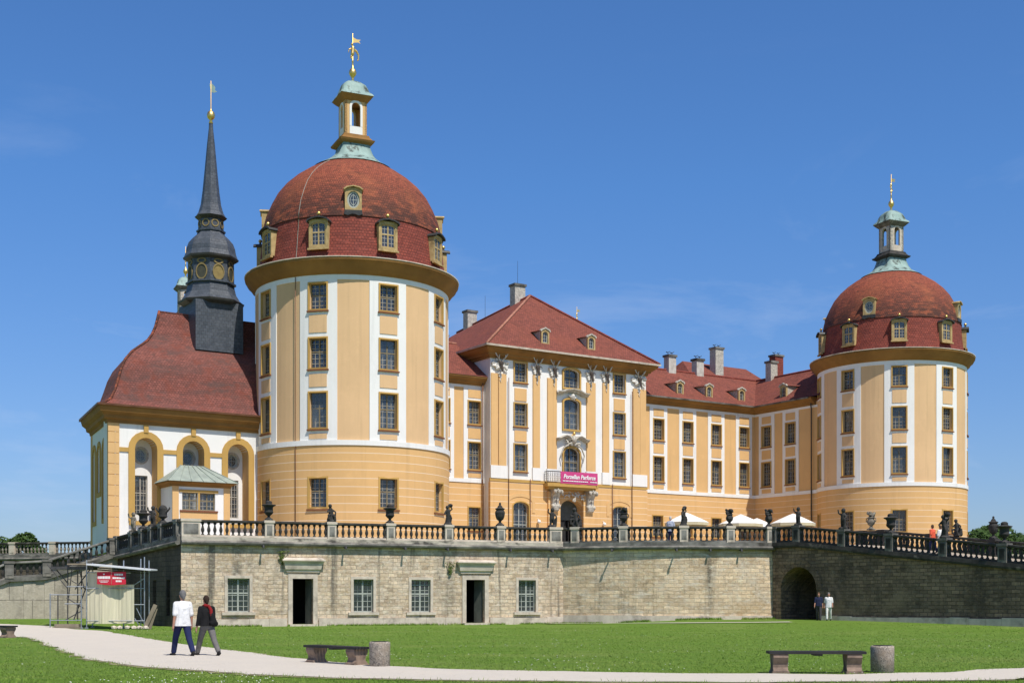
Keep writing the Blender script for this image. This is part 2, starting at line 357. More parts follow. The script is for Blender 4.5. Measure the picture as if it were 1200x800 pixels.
    def build(s, name, mat, parent=None, loc=(0, 0, 0), rz=0., recalc=True):
        me = s.mesh(name, mat)
        if recalc:
            bm = bmesh.new(); bm.from_mesh(me); bmesh.ops.recalc_face_normals(bm, faces=bm.faces); bm.to_mesh(me); bm.free()
        return put(name, me, parent, loc, rz)

def put(name, me, parent=None, loc=(0, 0, 0), rz=0.):
    o = bpy.data.objects.new(name, me); COL.objects.link(o)
    o.location = loc; o.rotation_euler = (0, 0, rz)
    if parent: o.parent = parent
    return o
def tag(o, label, cat, group=None):
    o['label'] = label; o['category'] = cat
    if group: o['group'] = group
    return o
def thing(name, label, cat, loc=(0, 0, 0), rz=0., group=None):
    return tag(put(name, None, None, loc, rz), label, cat, group)
def copy_thing(r, label, loc, rz=0., scale=None, group=None):
    c = r.copy(); COL.objects.link(c); c['label'] = label; c.location = loc; c.rotation_euler = (0, 0, rz)
    if scale: c.scale = scale
    if group: c['group'] = group
    for ch in list(r.children):
        d = ch.copy(); COL.objects.link(d); d.parent = c
        for g in list(ch.children):
            e = g.copy(); COL.objects.link(e); e.parent = d
    return c
def structure(o): o['kind'] = 'structure'; return o

def fused(mb, name, mat, voxel, parent=None, loc=(0, 0, 0), rz=0., smooth=2, cut=None):
    """turn overlapping volumes into one continuous skin"""
    me = mb.mesh(name, mat); o = bpy.data.objects.new('tmp', me); COL.objects.link(o)
    r = o.modifiers.new('r', 'REMESH'); r.mode = 'VOXEL'; r.voxel_size = voxel; r.use_smooth_shade = True
    if smooth:
        k = o.modifiers.new('s', 'SMOOTH'); k.iterations = smooth; k.factor = .5
    dg = bpy.context.evaluated_depsgraph_get()
    m2 = bpy.data.meshes.new_from_object(o.evaluated_get(dg)); m2.name = name
    m2.materials.clear(); m2.materials.append(mat)
    bpy.data.objects.remove(o); bpy.data.meshes.remove(me)
    if cut is not None:
        bm = bmesh.new(); bm.from_mesh(m2); bmesh.ops.bisect_plane(bm, geom=bm.verts[:] + bm.edges[:] + bm.faces[:], plane_co=(0, 0, cut), plane_no=(0, 0, 1), clear_inner=True); bm.to_mesh(m2); bm.free()
    return put(name, m2, parent, loc, rz)

# ------------------------------------------------------------------ facades: surfaces, panels with real openings
class Flat:
    """plane facing -y of its parent, at y = y0"""
    step = None
    def __init__(s, y0): s.y0 = y0
    def pos(s, a, z, d): return (a, s.y0 - d, z)
    def rot(s, a): return 0.
class FlatX:
    """plane facing -x at x = x0; its a axis runs along -y"""
    step = None
    def __init__(s, x0): s.x0 = x0
    def pos(s, a, z, d): return (s.x0 - d, -a, z)
    def rot(s, a): return -math.pi / 2
class Rot:
    """vertical plane through o with heading ang"""
    step = None
    def __init__(s, o, ang): s.o = o; s.g = ang; s.c = math.cos(ang); s.s = math.sin(ang)
    def pos(s, a, z, d): return (s.o[0] + a * s.c + d * s.s, s.o[1] + a * s.s - d * s.c, z)
    def rot(s, a): return s.g
class Cyl:
    def __init__(s, R): s.R = R; s.step = .4
    def pos(s, a, z, d):
        t = a / s.R; return ((s.R + d) * math.sin(t), -(s.R + d) * math.cos(t), z)
    def rot(s, a): return a / s.R

def arch_curve(h, n=10):
    """points of the upper outline of an opening, left to right"""
    a0, a1, z1, rise = h['a0'], h['a1'], h['z1'], h.get('rise', 0)
    c, w = (a0 + a1) / 2, (a1 - a0) / 2
    return [(c - w * math.cos(math.pi * i / n), z1 - rise + rise * math.sin(math.pi * i / n) ** h.get('pw', 1)) for i in range(n + 1)]

def panel(mb, S, a0, a1, z0, z1, d0, d1, holes=(), back=False, edges=True):
    """sheet on S from d0 (back) to d1 (front) with openings; an opening has reveals down to its 'in' offset"""
    A = {a0, a1}; Z = {z0} if callable(z1) else {z0, z1}
    for h in holes: A |= {h['a0'], h['a1']}; Z |= {h['z0'], h['z1']}
    A = sorted(A); Z = sorted(Z)
    if S.step:
        B = []
        for p, q in zip(A, A[1:]):
            k = max(1, math.ceil((q - p) / S.step)); B += [p + (q - p) * i / k for i in range(k)]
        A = B + [A[-1]]
    elif callable(z1):
        B = []
        for p, q in zip(A, A[1:]):
            k = max(1, math.ceil((q - p) / 1.0)); B += [p + (q - p) * i / k for i in range(k)]
        A = B + [A[-1]]
    rows = list(zip(Z, Z[1:]))
    if callable(z1): rows.append((Z[-1], z1))
    zz = lambda z, a: z(a) if callable(z) else z
    def quad(pts, d, flip=False):
        p = [S.pos(a, z, d) for a, z in pts]
        mb.add(p, [list(range(len(p)))], [[(a, z) for a, z in pts]])
    for p, q in zip(A, A[1:]):
        for u, w in rows:
            cx = (p + q) / 2; wz = zz(w, cx)
            if any(h['a0'] < cx < h['a1'] and h['z0'] < (u + wz) / 2 < h['z1'] for h in holes): continue
            pts = [(p, u), (q, u), (q, zz(w, q)), (p, zz(w, p))]
            quad(pts, d1)
            if back: quad(pts[::-1], d0)
    def wall_strip(pts, da, db):
        for (x0, y0), (x1, y1) in zip(pts, pts[1:]):
            L = math.hypot(x1 - x0, y1 - y0)
            v = [S.pos(x0, y0, da), S.pos(x1, y1, da), S.pos(x1, y1, db), S.pos(x0, y0, db)]
            mb.add(v, [(0, 1, 2, 3)], [[(x0, y0), (x1, y1), (x1 + (db - da if abs(x1 - x0) < 1e-6 else 0), y1 + (db - da if abs(x1 - x0) > 1e-6 else 0)), (x0 + (db - da if abs(x1 - x0) < 1e-6 else 0), y0 + (db - da if abs(x1 - x0) > 1e-6 else 0))]])
    if edges:
        top = [(a, zz(z1, a)) for a in A]; bot = [(a, z0) for a in A]
        wall_strip(bot, d0, d1); wall_strip(top, d1, d0)
        wall_strip([(a0, z0), (a0, zz(z1, a0))], d1, d0); wall_strip([(a1, z0), (a1, zz(z1, a1))], d0, d1)
    for h in holes:
        di = h.get('in', d0); k = 12
        aa = [a for a in A if h['a0'] - 1e-6 <= a <= h['a1'] + 1e-6]
        if h.get('oval'):
            zc = (h['z0'] + h['z1']) / 2; w = (h['a1'] - h['a0']) / 2; hh = (h['z1'] - h['z0']) / 2; c = (h['a0'] + h['a1']) / 2
            up = [(c - w * math.cos(math.pi * i / k), zc + hh * math.sin(math.pi * i / k)) for i in range(k + 1)]
            dn = [(a, 2 * zc - z) for a, z in up]
            for (x0, y0), (x1, y1) in zip(up, up[1:]):
                quad([(x0, y0), (x1, y1), (x1, h['z1']), (x0, h['z1'])], d1)
            for (x0, y0), (x1, y1) in zip(dn, dn[1:]):
                quad([(x0, h['z0']), (x1, h['z0']), (x1, y1), (x0, y0)], d1)
            wall_strip(up, d1, di); wall_strip(dn, di, d1)
        elif h.get('rise'):
            up = arch_curve(h, k)
            for (x0, y0), (x1, y1) in zip(up, up[1:]):
                q = [(x0, y0), (x1, y1), (x1, h['z1']), (x0, h['z1'])]
                if h['z1'] - max(y0, y1) < 1e-5: q = [(x0, y0), (x1, y1), (x1 if y1 < y0 else x0, h['z1'])] if abs(y0 - y1) > 1e-6 else None
                if q: quad(q, d1)
            sp = h['z1'] - h['rise']
            wall_strip(up, d1, di); wall_strip([(h['a0'], h['z0']), (h['a0'], sp)], di, d1); wall_strip([(h['a1'], h['z0']), (h['a1'], sp)], d1, di)
            wall_strip([(a, h['z0']) for a in aa], d1, di)
        else:
            wall_strip([(a, h['z1']) for a in aa], d1, di); wall_strip([(a, h['z0']) for a in aa], di, d1)
            wall_strip([(h['a0'], h['z0']), (h['a0'], h['z1'])], di, d1); wall_strip([(h['a1'], h['z0']), (h['a1'], h['z1'])], d1, di)
    return mb

def ring_panel(mb, S, a0, a1, z0, z1, w, d0, d1, rise=0, bottom=True, pw=1):
    """flat frame of width w round an opening a0..a1, z0..z1 (arched when rise)"""
    n = 10
    if rise:
        inn = [(a0, z0)] + arch_curve(dict(a0=a0, a1=a1, z1=z1, rise=rise, pw=pw), n) + [(a1, z0)]
        out = [(a0 - w, z0)] + arch_curve(dict(a0=a0 - w, a1=a1 + w, z1=z1 + w, rise=rise + w * min(1, rise / ((a1 - a0) / 2) + .2), pw=pw), n) + [(a1 + w, z0)]
    else:
        inn = [(a0, z0), (a0, z1), (a1, z1), (a1, z0)]; out = [(a0 - w, z0), (a0 - w, z1 + w), (a1 + w, z1 + w), (a1 + w, z0)]
    if bottom:
        out[0] = (out[0][0], z0 - w); out[-1] = (out[-1][0], z0 - w)
        inn = inn + [inn[0]]; out = out + [out[0]]
    rings = []
    for p, q in zip(inn, out):
        rings.append([S.pos(p[0], p[1], d0), S.pos(p[0], p[1], d1), S.pos(q[0], q[1], d1), S.pos(q[0], q[1], d0)])
    mb.loft(rings, cap=not bottom)
    return mb

def sweep(mb, pts, prof, smooth=False, closed=False):
    """closed profile [(offset to the right of travel, z)] along pts (x,y,z) with mitred corners"""
    P = [Vector(p) for p in pts]; n = len(P); rings = []
    for i in range(n):
        ds = []
        if i > 0 or closed: d = P[i] - P[i - 1]; ds.append(Vector((d.x, d.y, 0)).normalized())
        if i < n - 1 or closed: d = P[(i + 1) % n] - P[i]; ds.append(Vector((d.x, d.y, 0)).normalized())
        t = sum(ds, Vector()); t.normalize(); nr = Vector((t.y, -t.x, 0)); k = 1 / max(.35, t.dot(ds[0]))
        rings.append([P[i] + nr * o * k + Vector((0, 0, z)) for o, z in prof])
    if closed: rings.append(rings[0])
    mb.loft(rings, cap=not closed, smooth=smooth)
    return mb

# ------------------------------------------------------------------ windows
WM = {}
def window(parent, S, ac, z0, w, h, d, nx=4, ny=6, frame='frame_brown', rise=0, curtain=0, pw=1, bars='lattice', oval=False, mull=True, name='window'):
    """window at the back of an opening: frame with mullion, transom and glazing bars; pane and curtain are sub-parts"""
    key = (round(w, 2), round(h, 2), nx, ny, frame, round(rise, 2), oval, mull)
    if key not in WM:
        mb = MB(); f = .075; F = Flat(0.)
        hw = w / 2
        outline = lambda x: h if not rise else (h - rise + rise * max(0, math.sin(math.acos(max(-1, min(1, -x / hw))))) ** pw)
        if oval:
            ov = lambda k, s: [(s * hw * math.cos(2 * math.pi * i / k), h / 2 + (h / 2 - (1 - s) * hw) * math.sin(2 * math.pi * i / k)) for i in range(k)]
            o1, i1 = ov(20, 1), ov(20, 1 - .13 / hw)
            rings = [[(p[0], .0, p[1]), (q[0], .0, q[1]), (q[0], .09, q[1]), (p[0], .09, p[1])] for p, q in zip(o1 + o1[:1], i1 + i1[:1])]
            mb.loft(rings, cap=False)
            for k in range(2):
                mb.box(-.02 if k == 0 else -hw + .05, .02 if k == 0 else hw - .05, .02 + k * .003, .06, (.05 if k == 0 else h / 2 - .02), (h - .05 if k == 0 else h / 2 + .02))
            i2 = ov(12, .5)
            mb.loft([[(p[0], .015, p[1]), (p[0] * .86, .015, h / 2 + (p[1] - h / 2) * .86), (p[0] * .86, .055, h / 2 + (p[1] - h / 2) * .86), (p[0], .055, p[1])] for p in i2 + i2[:1]], cap=False)
            pane = MB().prism(ov(20, .95), .03, .036)
        else:
            if rise:
                ring_panel(mb, F, -hw + f, hw - f, f, h - f, f, -.09, 0, rise * (1 - f / hw), True, pw)
            else:
                mb.box(-hw, -hw + f, 0, .09, 0, h); mb.box(hw - f, hw, 0, .09, 0, h)
                mb.box(-hw + f, hw - f, 0, .09, 0, f); mb.box(-hw + f, hw - f, 0, .09, h - f, h)
            if mull:
                mb.box(-.045, .045, .005, .085, f, h - f)
                if ny > 2: mb.box(-hw + f, -.045, .005, .085, h * .56 - .04, h * .56 + .04); mb.box(.045, hw - f, .005, .085, h * .56 - .04, h * .56 + .04)
            pane = MB().prism([(-hw + .03, .03), (hw - .03, .03)] + ([(hw - .03, h - .03), (-hw + .03, h - .03)] if not rise else [(p[0] * .97, p[1] - .03) for p in arch_curve(dict(a0=-hw, a1=hw, z1=h, rise=rise, pw=pw), 10)][::-1]), .045, .05)
        bm2 = MB(); t = .017
        if not oval:
            for i in range(1, nx):
                x = -hw + w * i / nx
                if mull and abs(x) < .05: continue
                bm2.box(x - t, x + t, .025, .06, .03, outline(x) - .03)
            for j in range(1, ny):
                z = h * j / ny
                if mull and abs(z - h * .56) < .06: continue
                half = hw if not rise or z < h - rise else hw * math.sqrt(max(0.02, 1 - ((z - h + rise) / rise) ** 2))
                bm2.box(-half + .03, half - .03, .028, .057, z - t, z + t)
        cu = MB()
        for sx in (-1, 1):
            top = h * .93 if not rise else h - rise
            vs = []; k = 9
            for i in range(k):
                x = sx * (hw * .97 - (hw * .80) * i / (k - 1)); y = .20 + .025 * math.sin(i * 2.4)
                vs += [(x, y, .05), (x * (1.0), y, top * .5), (sx * (hw * .97 - hw * .62 * i / (k - 1)), y, top)]
            cu.add(vs, [(3 * i, 3 * i + 3, 3 * i + 4, 3 * i + 1) for i in range(k - 1)] + [(3 * i + 1, 3 * i + 4, 3 * i + 5, 3 * i + 2) for i in range(k - 1)], None, True)
        WM[key] = (mb.mesh('window', M[frame]), pane.mesh('pane', M['glass']), bm2.mesh('glazing_bars', M[bars]) if bm2.f else None, cu.mesh('curtain', M['curtain']))
    fm, pm, bm_, cm = WM[key]
    o = put(name, fm, parent, S.pos(ac, z0, d), S.rot(ac))
    pn_ = put('pane', pm, o); wr = random.Random(int(abs(ac) * 977 + z0 * 131 + h * 17)); pn_.rotation_euler = (R_(wr.uniform(-1.6, 1.6)), 0, R_(wr.uniform(-1.6, 1.6)))
    if bm_: put('glazing_bars', bm_, o)
    if curtain and wr.random() < .82:
        cu_ = put('curtain', cm, o); cu_.scale = (wr.choice((1, 1, .96, -1)), 1, wr.choice((1, 1, .72, .62, .9)))
    return o

def surround(parent, S, ac, z0, w, h, d1, fw=.13, mat='ochre_trim', rise=0, sill=True, name='window_surround', d0=-.02, pw=1):
    o = ring_panel(MB(), S, ac - w / 2 + .01, ac + w / 2 - .01, z0 + .01, z0 + h - .01, fw, d0, d1, rise, True, pw).build(name, M[mat], parent)
    if sill:
        mb = MB(); panel(mb, S, ac - w / 2 - fw - .04, ac + w / 2 + fw + .04, z0 - fw - .09, z0 - fw, d0, d1 + .07, (), False)
        return [o, mb.build('sill', M['red_edge'] if mat == 'ochre_trim' else M['stone_light'], parent)]
    return [o]

# ------------------------------------------------------------------ the castle
TH = R_(33.1); MX, MY = 12.264, 108.871
U = Vector((math.cos(TH), math.sin(TH), 0)); V = Vector((-math.sin(TH), math.cos(TH), 0))
def W(x, y, z=0.): return Vector((MX, MY, 0)) + U * x + V * y + Vector((0, 0, z))
FLOOR = 5.0
def rebase(root, b):
    """move the root to the foot of what it carries, leaving the parts where they are"""
    b = Vector(b); root.location = root.location + Matrix.Rotation(root.rotation_euler.z, 3, 'Z') @ b
    for ch in root.children: ch.location = Vector(ch.location) - b

LEV = [(7.62, 1.95), (12.9, 2.35), (16.88, 1.98), (20.78, 1.72)]      # sill height and height of the openings, storey by storey

def finial(mb, z0, k=1.):
    mb.lathe([(.0, z0), (.16 * k, z0 + .02), (.10 * k, z0 + .12), (.06 * k, z0 + .2), (.17 * k, z0 + .34), (.20 * k, z0 + .46), (.16 * k, z0 + .6), (.05 * k, z0 + .72), (0, z0 + .95)], 12)

def castle_window(root, S, ac, z, w, h, d=-.22, curtain=0, front=.12, rise=0, frame='frame_brown', nx=4, ny=6, mat='ochre_trim', sill=True, fw=.10):
    o = window(root, S, ac, z, w, h, d, nx, ny, frame, rise, curtain)
    for s in surround(o, S, ac, z, w, h, front, fw, mat, rise, sill):
        s.matrix_local = (Matrix.Translation(o.location) @ Matrix.Rotation(o.rotation_euler.z, 4, 'Z')).inverted()
    return o

def tower(cx, cy, az0, oc_az, label, variant):
    R = 6.8; S = Cyl(R)
    root = thing('round_tower', label, 'tower', (cx, cy, 0), 0, 'round corner towers of the castle')
    bays = [az0 + 40 * k for k in range(-2, 4)] if variant == 0 else [az0 + 40 * k for k in range(-3, 3)]
    bays = [(a + 180) % 360 - 180 for a in bays]
    ww = 1.22; lo = []; hi = []
    for a in bays:
        ac = R_(a) * R
        for i, (z, h) in enumerate(LEV):
            (lo if i == 0 else hi).append(dict(a0=ac - ww / 2, a1=ac + ww / 2, z0=z, z1=z + h, **{'in': -.36}))
    C = math.pi * R
    panel(MB(), S, -C, C, FLOOR - .3, 11.72, -.3, .09, lo).build('base_wall', M['ochre_base'], root)
    panel(MB(), S, -C, C, 11.72, 23.3, -.3, 0, hi).build('wall', M['ochre_tower'], root)
    panel(MB(), S, -C, C, 11.73, 12.07, -.02, .16).build('string_course', M['white'], root)
    panel(MB(), S, -C, C, 22.72, 23.25, -.02, .05).build('frieze', M['white'], root)
    for bi, a in enumerate(bays):
        ac = R_(a) * R
        hl = [dict(h) for h in hi if abs((h['a0'] + h['a1']) / 2 - ac) < .1]
        for h in hl: h['in'] = -.01
        st = panel(MB(), S, ac - 1.31, ac + 1.31, 12.07, 22.72, -.02, .055, hl).build('white_bay', M['white'], root)
        for (z0, z1) in ((12.17, 12.52), (15.62, 16.48), (19.22, 20.4)):
            panel(MB(), S, ac - .62, ac + .62, z0, z1, .03, .095).build('inlay', M['ochre_tower'], st)
        for i, (z, h) in enumerate(LEV):
            castle_window(root, S, ac, z, ww, h, -.24, (1 if i == 1 or (i == 2 and (bi + variant) % 3 == 0) else 0), fw=.10 if i else .12)
    prof = [(R - .1, 23.05), (R + .10, 23.05), (R + .14, 23.2), (R + .32, 23.28), (R + .36, 23.42), (R + .62, 23.62), (R + .70, 23.84), (R + .76, 23.86), (R + .76, 24.02), (R - .1, 24.2)]
    MB().lathe(prof, 72).build('cornice', M['ochre_cornice'], root)
    MB().lathe([(R + .70, 24.025), (R + .80, 24.03), (R + .81, 24.10), (R + .72, 24.11)], 72).build('gutter', M['stone_light'], root)
    drum = [(R - .02, 23.95), (R - .16, 24.3), (R - .26, 25.0), (R - .36, 26.0), (R - .47, 27.12)]
    rf = MB().lathe(drum, 72, uvR=R).build('roof_drum', M['tile_drum'], root)
    MB().lathe([(R - .50, 27.06), (R - .42, 27.07), (R - .42, 27.10), (R - .50, 27.12)], 72).build('drip_course', M['tile_soot'], rf)
    dome = [(R - .41, 27.10), (R - .50, 27.6), (R - .70, 28.4), (R - 1.05, 29.2), (R - 1.45, 29.95), (R - 1.98, 30.6), (R - 2.65, 31.2), (R - 3.4, 31.72), (R - 4.1, 32.12), (R - 4.7, 32.42), (1.6, 32.7)]
    dm = MB().lathe(dome, 72, uvR=R).build('dome', M['tile_dome'], root)
    # dormers over the window bays, ovals between them
    for a in bays:
        T = Matrix.Rotation(R_(a), 4, 'Z') @ Matrix.Translation((0, -(R - .02), 24.86))
        dh = 1.92; F = Flat(0)
        mb = MB(T); panel(mb, F, -.67, .67, 0, dh, -.12, 0, [dict(a0=-.50, a1=.50, z0=.16, z1=dh - .2, rise=.16, **{'in': -.10})])
        mb.box(-.67, -.54, .12, .8, .02, dh - .02); mb.box(.54, .67, .12, .8, .02, dh - .02)
        d = mb.build('dormer', M['frame_tan'], root)
        mb = MB(T); pts = [(-.80, dh - .16), (-.72, dh - .02), (-.40, dh + .10), (0, dh + .16), (.40, dh + .10), (.72, dh - .02), (.80, dh - .16)]
        mb.loft([[(p[0], y, p[1]) for p in pts] + [(p[0] * .93, y, p[1] - .08) for p in pts[::-1]] for y in (-.22, 1.1)]); mb.build('hood', M['dark_metal'], d)
        mb = MB(T); mb.lathe([(.0, dh + .12), (.13, dh + .12), (.10, dh + .22), (.05, dh + .27), (0, dh + .28)], 10, (0, .1, 0)); mb.build('knob_base', M['dark_metal'], d)
        mb = MB(T); mb.sphere((0, .1, dh + .40), .135, 12, 8); mb.build('gilt_knob', M['gold'], d)
        mb = MB(T); mb.box(-.74, .74, -.10, .1, -.12, 0.0); mb.build('sill', M['frame_tan'], d)
        wo = window(root, Flat(0), 0, 0, 1.0, dh - .36, 0, 4, 5, 'frame_tan', .16)
        wo.matrix_local = T @ Matrix.Translation((0, .05, .16))
    for a in oc_az:
        T = Matrix.Rotation(R_(a), 4, 'Z') @ Matrix.Translation((0, -(R - .42), 27.45))
        mb = MB(T); panel(mb, Flat(0), -.56, .56, 0, 1.5, -.7, 0, [dict(a0=-.42, a1=.42, z0=.13, z1=1.28, oval=True, **{'in': -.3})])
        d = mb.build('oval_dormer', M['frame_tan'], root)
        mb = MB(T); pts = [(-.66, 1.40), (-.45, 1.55), (0, 1.64), (.45, 1.55), (.66, 1.40)]
        mb.loft([[(p[0], y, p[1]) for p in pts] + [(p[0] * .9, y, p[1] - .07) for p in pts[::-1]] for y in (-.14, 1.3)]); mb.build('hood', M['frame_tan'], d)
        mb = MB(T); mb.prism([(-.62, -.28), (-.36, -.36), (-.1, -.26), (.1, -.26), (.36, -.36), (.62, -.28), (.58, 0), (-.58, 0)], -.06, .5); mb.build('lead_apron', M['dark_metal'], d)
        wo = window(root, Flat(0), 0, 0, .84, 1.15, 0, 2, 2, 'frame_grey', oval=True)
        wo.matrix_local = T @ Matrix.Translation((0, .08, .13))
    # copper skirt, lantern, vane
    mb = MB(); n = 32
    def ringp(r, z, sq):
        out = []
        for i in range(n):
            t = 2 * math.pi * i / n + R_(24); q = 1 / max(abs(math.cos(t - R_(24))), abs(math.sin(t - R_(24))))
            k = 1 + (q - 1) * sq; out.append((r * k * math.cos(t), r * k * math.sin(t), z))
        return out
    mb.loft([ringp(2.85, 32.12, 0), ringp(2.3, 32.42, 0), ringp(1.7, 32.78, .2), ringp(1.32, 33.12, .5), ringp(1.06, 33.55, .8), ringp(.94, 33.95, 1)], smooth=True)
    mb.build('copper_skirt', M['copper'], root)
    Q = Matrix.Rotation(R_(24), 4, 'Z')
    la = MB(); a = .80
    for k in range(4):
        la.T = Matrix.Rotation(R_(24 + 90 * k), 4, 'Z')
        panel(la, Flat(-a), -a, a, 34.45, 37.05, -.16, 0, [dict(a0=-.33, a1=.33, z0=35.05, z1=36.75, rise=.33, **{'in': -.17})], False)
    lan = la.build('lantern', M['stucco_grey'] if variant else M['ochre'], root)
    fr = MB()
    for k in range(4):
        fr.T = Matrix.Rotation(R_(24 + 90 * k), 4, 'Z')
        ring_panel(fr, Flat(-a), -.32, .32, 35.06, 36.74, .16, -.04, .035, .32, False)
        fr.box(-.47, .47, -a - .035, -a + .02, 34.5, 35.04)
    fr.build('arch_frame', M['white'] if not variant else M['stone_light'], lan)
    mb = MB(); mb.loft([ringp(1.0, 33.8, 1), ringp(1.22, 33.92, 1), ringp(1.28, 34.05, 1), ringp(1.12, 34.12, 1), ringp(.98, 34.3, 1), ringp(.92, 34.46, 1)]); mb.build('plinth_moulding', M['ochre_cornice'] if not variant else M['stone_black'], lan)
    mb = MB(); mb.loft([ringp(.82, 36.85, 1), ringp(.98, 37.0, 1), ringp(1.14, 37.18, 1), ringp(1.18, 37.26, 1), ringp(1.1, 37.3, 1)]); mb.build('eaves', M['ochre_cornice'] if not variant else M['stone_mould'], lan)
    mb = MB(); mb.loft([ringp(1.21, 37.24, 1), ringp(1.14, 37.38, 1), ringp(.98, 37.54, .9), ringp(.93, 37.85, .7), ringp(.84, 38.12, .5), ringp(.58, 38.36, .3), ringp(.22, 38.46, 0), ringp(.10, 38.6, 0)], smooth=True); mb.build('copper_cap', M['copper'], lan)
    mb = MB(); mb.lathe([(0, 38.5), (.13, 38.52), (.08, 38.7), (.11, 38.82), (.24, 39.0), (.28, 39.16), (.22, 39.34), (.09, 39.46), (.05, 39.9), (.09, 39.95), (.04, 40.05), (.03, 41.95), (0, 42.0)], 12)
    mb.build('finial', M['gold'], lan)
    mb = MB(Q)
    if variant == 0:       # rider-like figure below a swallow-tailed flag
        mb.capsule((-.02, 0, 40.5), .14, (.02, 0, 40.95), .12); mb.sphere((-.05, 0, 41.18), .10)
        mb.path([(-.05, 0, 40.9), (-.28, .02, 40.78), (-.30, .02, 40.55)], .07, .04)
        mb.path([(.05, 0, 40.85), (.3, 0, 40.72), (.44, 0, 40.45), (.42, 0, 40.15), (.34, 0, 40.05)], .10, .05)
        mb.path([(0, 0, 40.5), (-.14, 0, 40.25), (-.02, 0, 40.1)], .09, .05)
        fused(mb, 'vane_figure', M['gold'], .035, lan)
        mb = MB(Q); mb.prism([(.03, 41.3), (.40, 41.38), (.58, 41.32), (.46, 41.47), (.60, 41.6), (.3, 41.58), (.03, 41.68)], -.012, .012); mb.build('vane_flag', M['gold'], lan)
    else:
        for z, r in ((40.3, .12), (40.62, .10), (40.95, .13)): mb.sphere((0, 0, z), r, 8, 6, (1, .6, 1.3))
        mb.path([(0, 0, 40.3), (.16, 0, 40.45), (.05, 0, 40.65), (-.15, 0, 40.8), (0, 0, 40.95)], .05, .04)
        fused(mb, 'vane_figure', M['gold'], .035, lan)
        mb = MB(Q); mb.prism([(.03, 41.25), (.5, 41.33), (.36, 41.43), (.52, 41.55), (.03, 41.58)], -.012, .012); mb.build('vane_flag', M['gold'], lan)
    if variant == 0:
        t = R_(-27.5); pr = [(p[0] + .03, p[1]) for p in dome[::-1][1:] + drum[::-1]]
        mb = MB(); mb.path([(r * math.sin(t), -r * math.cos(t), z) for r, z in pr], .02); mb.build('lightning_wire', M['lattice'], root)
        rr = R + .13; mb = MB(); mb.path([(rr * math.sin(t + .02), -rr * math.cos(t + .02), z) for z in (23.0, 16, 10, 5.2)], .028); mb.build('lightning_downlead', M['pipe'], root)
    rebase(root, (0, 0, FLOOR)); return root

tl = W(-28.25, 0); trr = W(28.5, 0)
TWR_L = tower(tl.x, tl.y, -12.65, (7.35, 97.35, -82.65), 'nearer round ochre tower beside the chapel, its red dome under a white arched lantern', 0)
TWR_R = tower(trr.x, trr.y, -10.2, (-34, 56, -124), 'farther round ochre tower at the right end, behind the dark ramp balustrade', 1)

def hip_roof(mb, x0, x1, y0, y1, ze, ridge, th=.14):
    """four slopes over a rectangle up to ridge [(x,y,z),(x,y,z)]"""
    a, b = ridge
    P = [(x0, y0, ze), (x1, y0, ze), (x1, y1, ze), (x0, y1, ze), a, b]
    mb.add(P, [(0, 1, 4) if abs(a[0] - b[0]) < .01 else (0, 1, 5, 4), (1, 2, 5, 4) if abs(a[0] - b[0]) < .01 else (1, 2, 5), (2, 3, 5) if abs(a[0] - b[0]) < .01 else (2, 3, 4, 5), (3, 0, 4, 5) if abs(a[0] - b[0]) < .01 else (3, 0, 4), (3, 2, 1, 0)])

def chimney(parent, x, y, z0, z1, w=1.0, d=.8, mat='stucco_grey', birds=True):
    mb = MB(); mb.box(x - w / 2, x + w / 2, y - d / 2, y + d / 2, z0, z1 - .22)
    c = mb.build('chimney', M[mat], parent)
    mb = MB(); mb.box(x - w / 2 - .1, x + w / 2 + .1, y - d / 2 - .1, y + d / 2 + .1, z1 - .22, z1); mb.build('chimney_cap', M['stone_grey'], c)
    if birds:
        for s in (-.28, .28):
            mb = MB(); q = x + s * w
            mb.tube((q, y, z1 - .02), (q, y, z1 + .22), .03); mb.path([(q - .24, y, z1 + .28), (q - .05, y, z1 + .24), (q + .12, y, z1 + .30), (q + .30, y, z1 + .42)], .06, .03)
            fused(mb, 'wind_cowl', M['iron'], .03, c)
    return c

def small_dormer(parent, T, mat='white'):
    mb = MB(T); panel(mb, Flat(0), -.44, .44, 0, 1.38, -.2, 0, [dict(a0=-.27, a1=.27, z0=.16, z1=1.16, rise=.24, **{'in': -.22})])
    d = mb.build('dormer', M['frame_tan'], parent)
    mb = MB(T); pts = [(-.56, 1.24), (-.42, 1.40), (-.15, 1.47), (0, 1.56), (.15, 1.47), (.42, 1.40), (.56, 1.24)]
    mb.loft([[(p[0], y, p[1]) for p in pts] + [(p[0] * .85, y, p[1] - .12) for p in pts[::-1]] for y in (-.08, .14)]); mb.build('pediment', M['stucco_grey'], d)
    mb = MB(T); mb.add([(-.44, .2, 0), (-.44, .2, 1.2), (-.44, 2.2, 1.3), (.44, .2, 0), (.44, .2, 1.2), (.44, 2.2, 1.3)], [(0, 2, 1), (3, 4, 5)]); mb.build('cheek', M['stucco_grey'], d)
    mb = MB(T); mb.add([(-.56, .15, 1.22), (0, .15, 1.52), (.56, .15, 1.22), (-.9, 2.6, 1.3), (0, 2.9, 1.52), (.9, 2.6, 1.3)], [(0, 1, 4, 3), (1, 2, 5, 4)]); mb.build('dormer_roof', M['tile'], d)
    wo = window(parent, Flat(0), 0, 0, .54, 1.0, 0, 2, 3, 'frame_grey', .24, mull=False)
    wo.matrix_local = T @ Matrix.Translation((0, .12, .16))

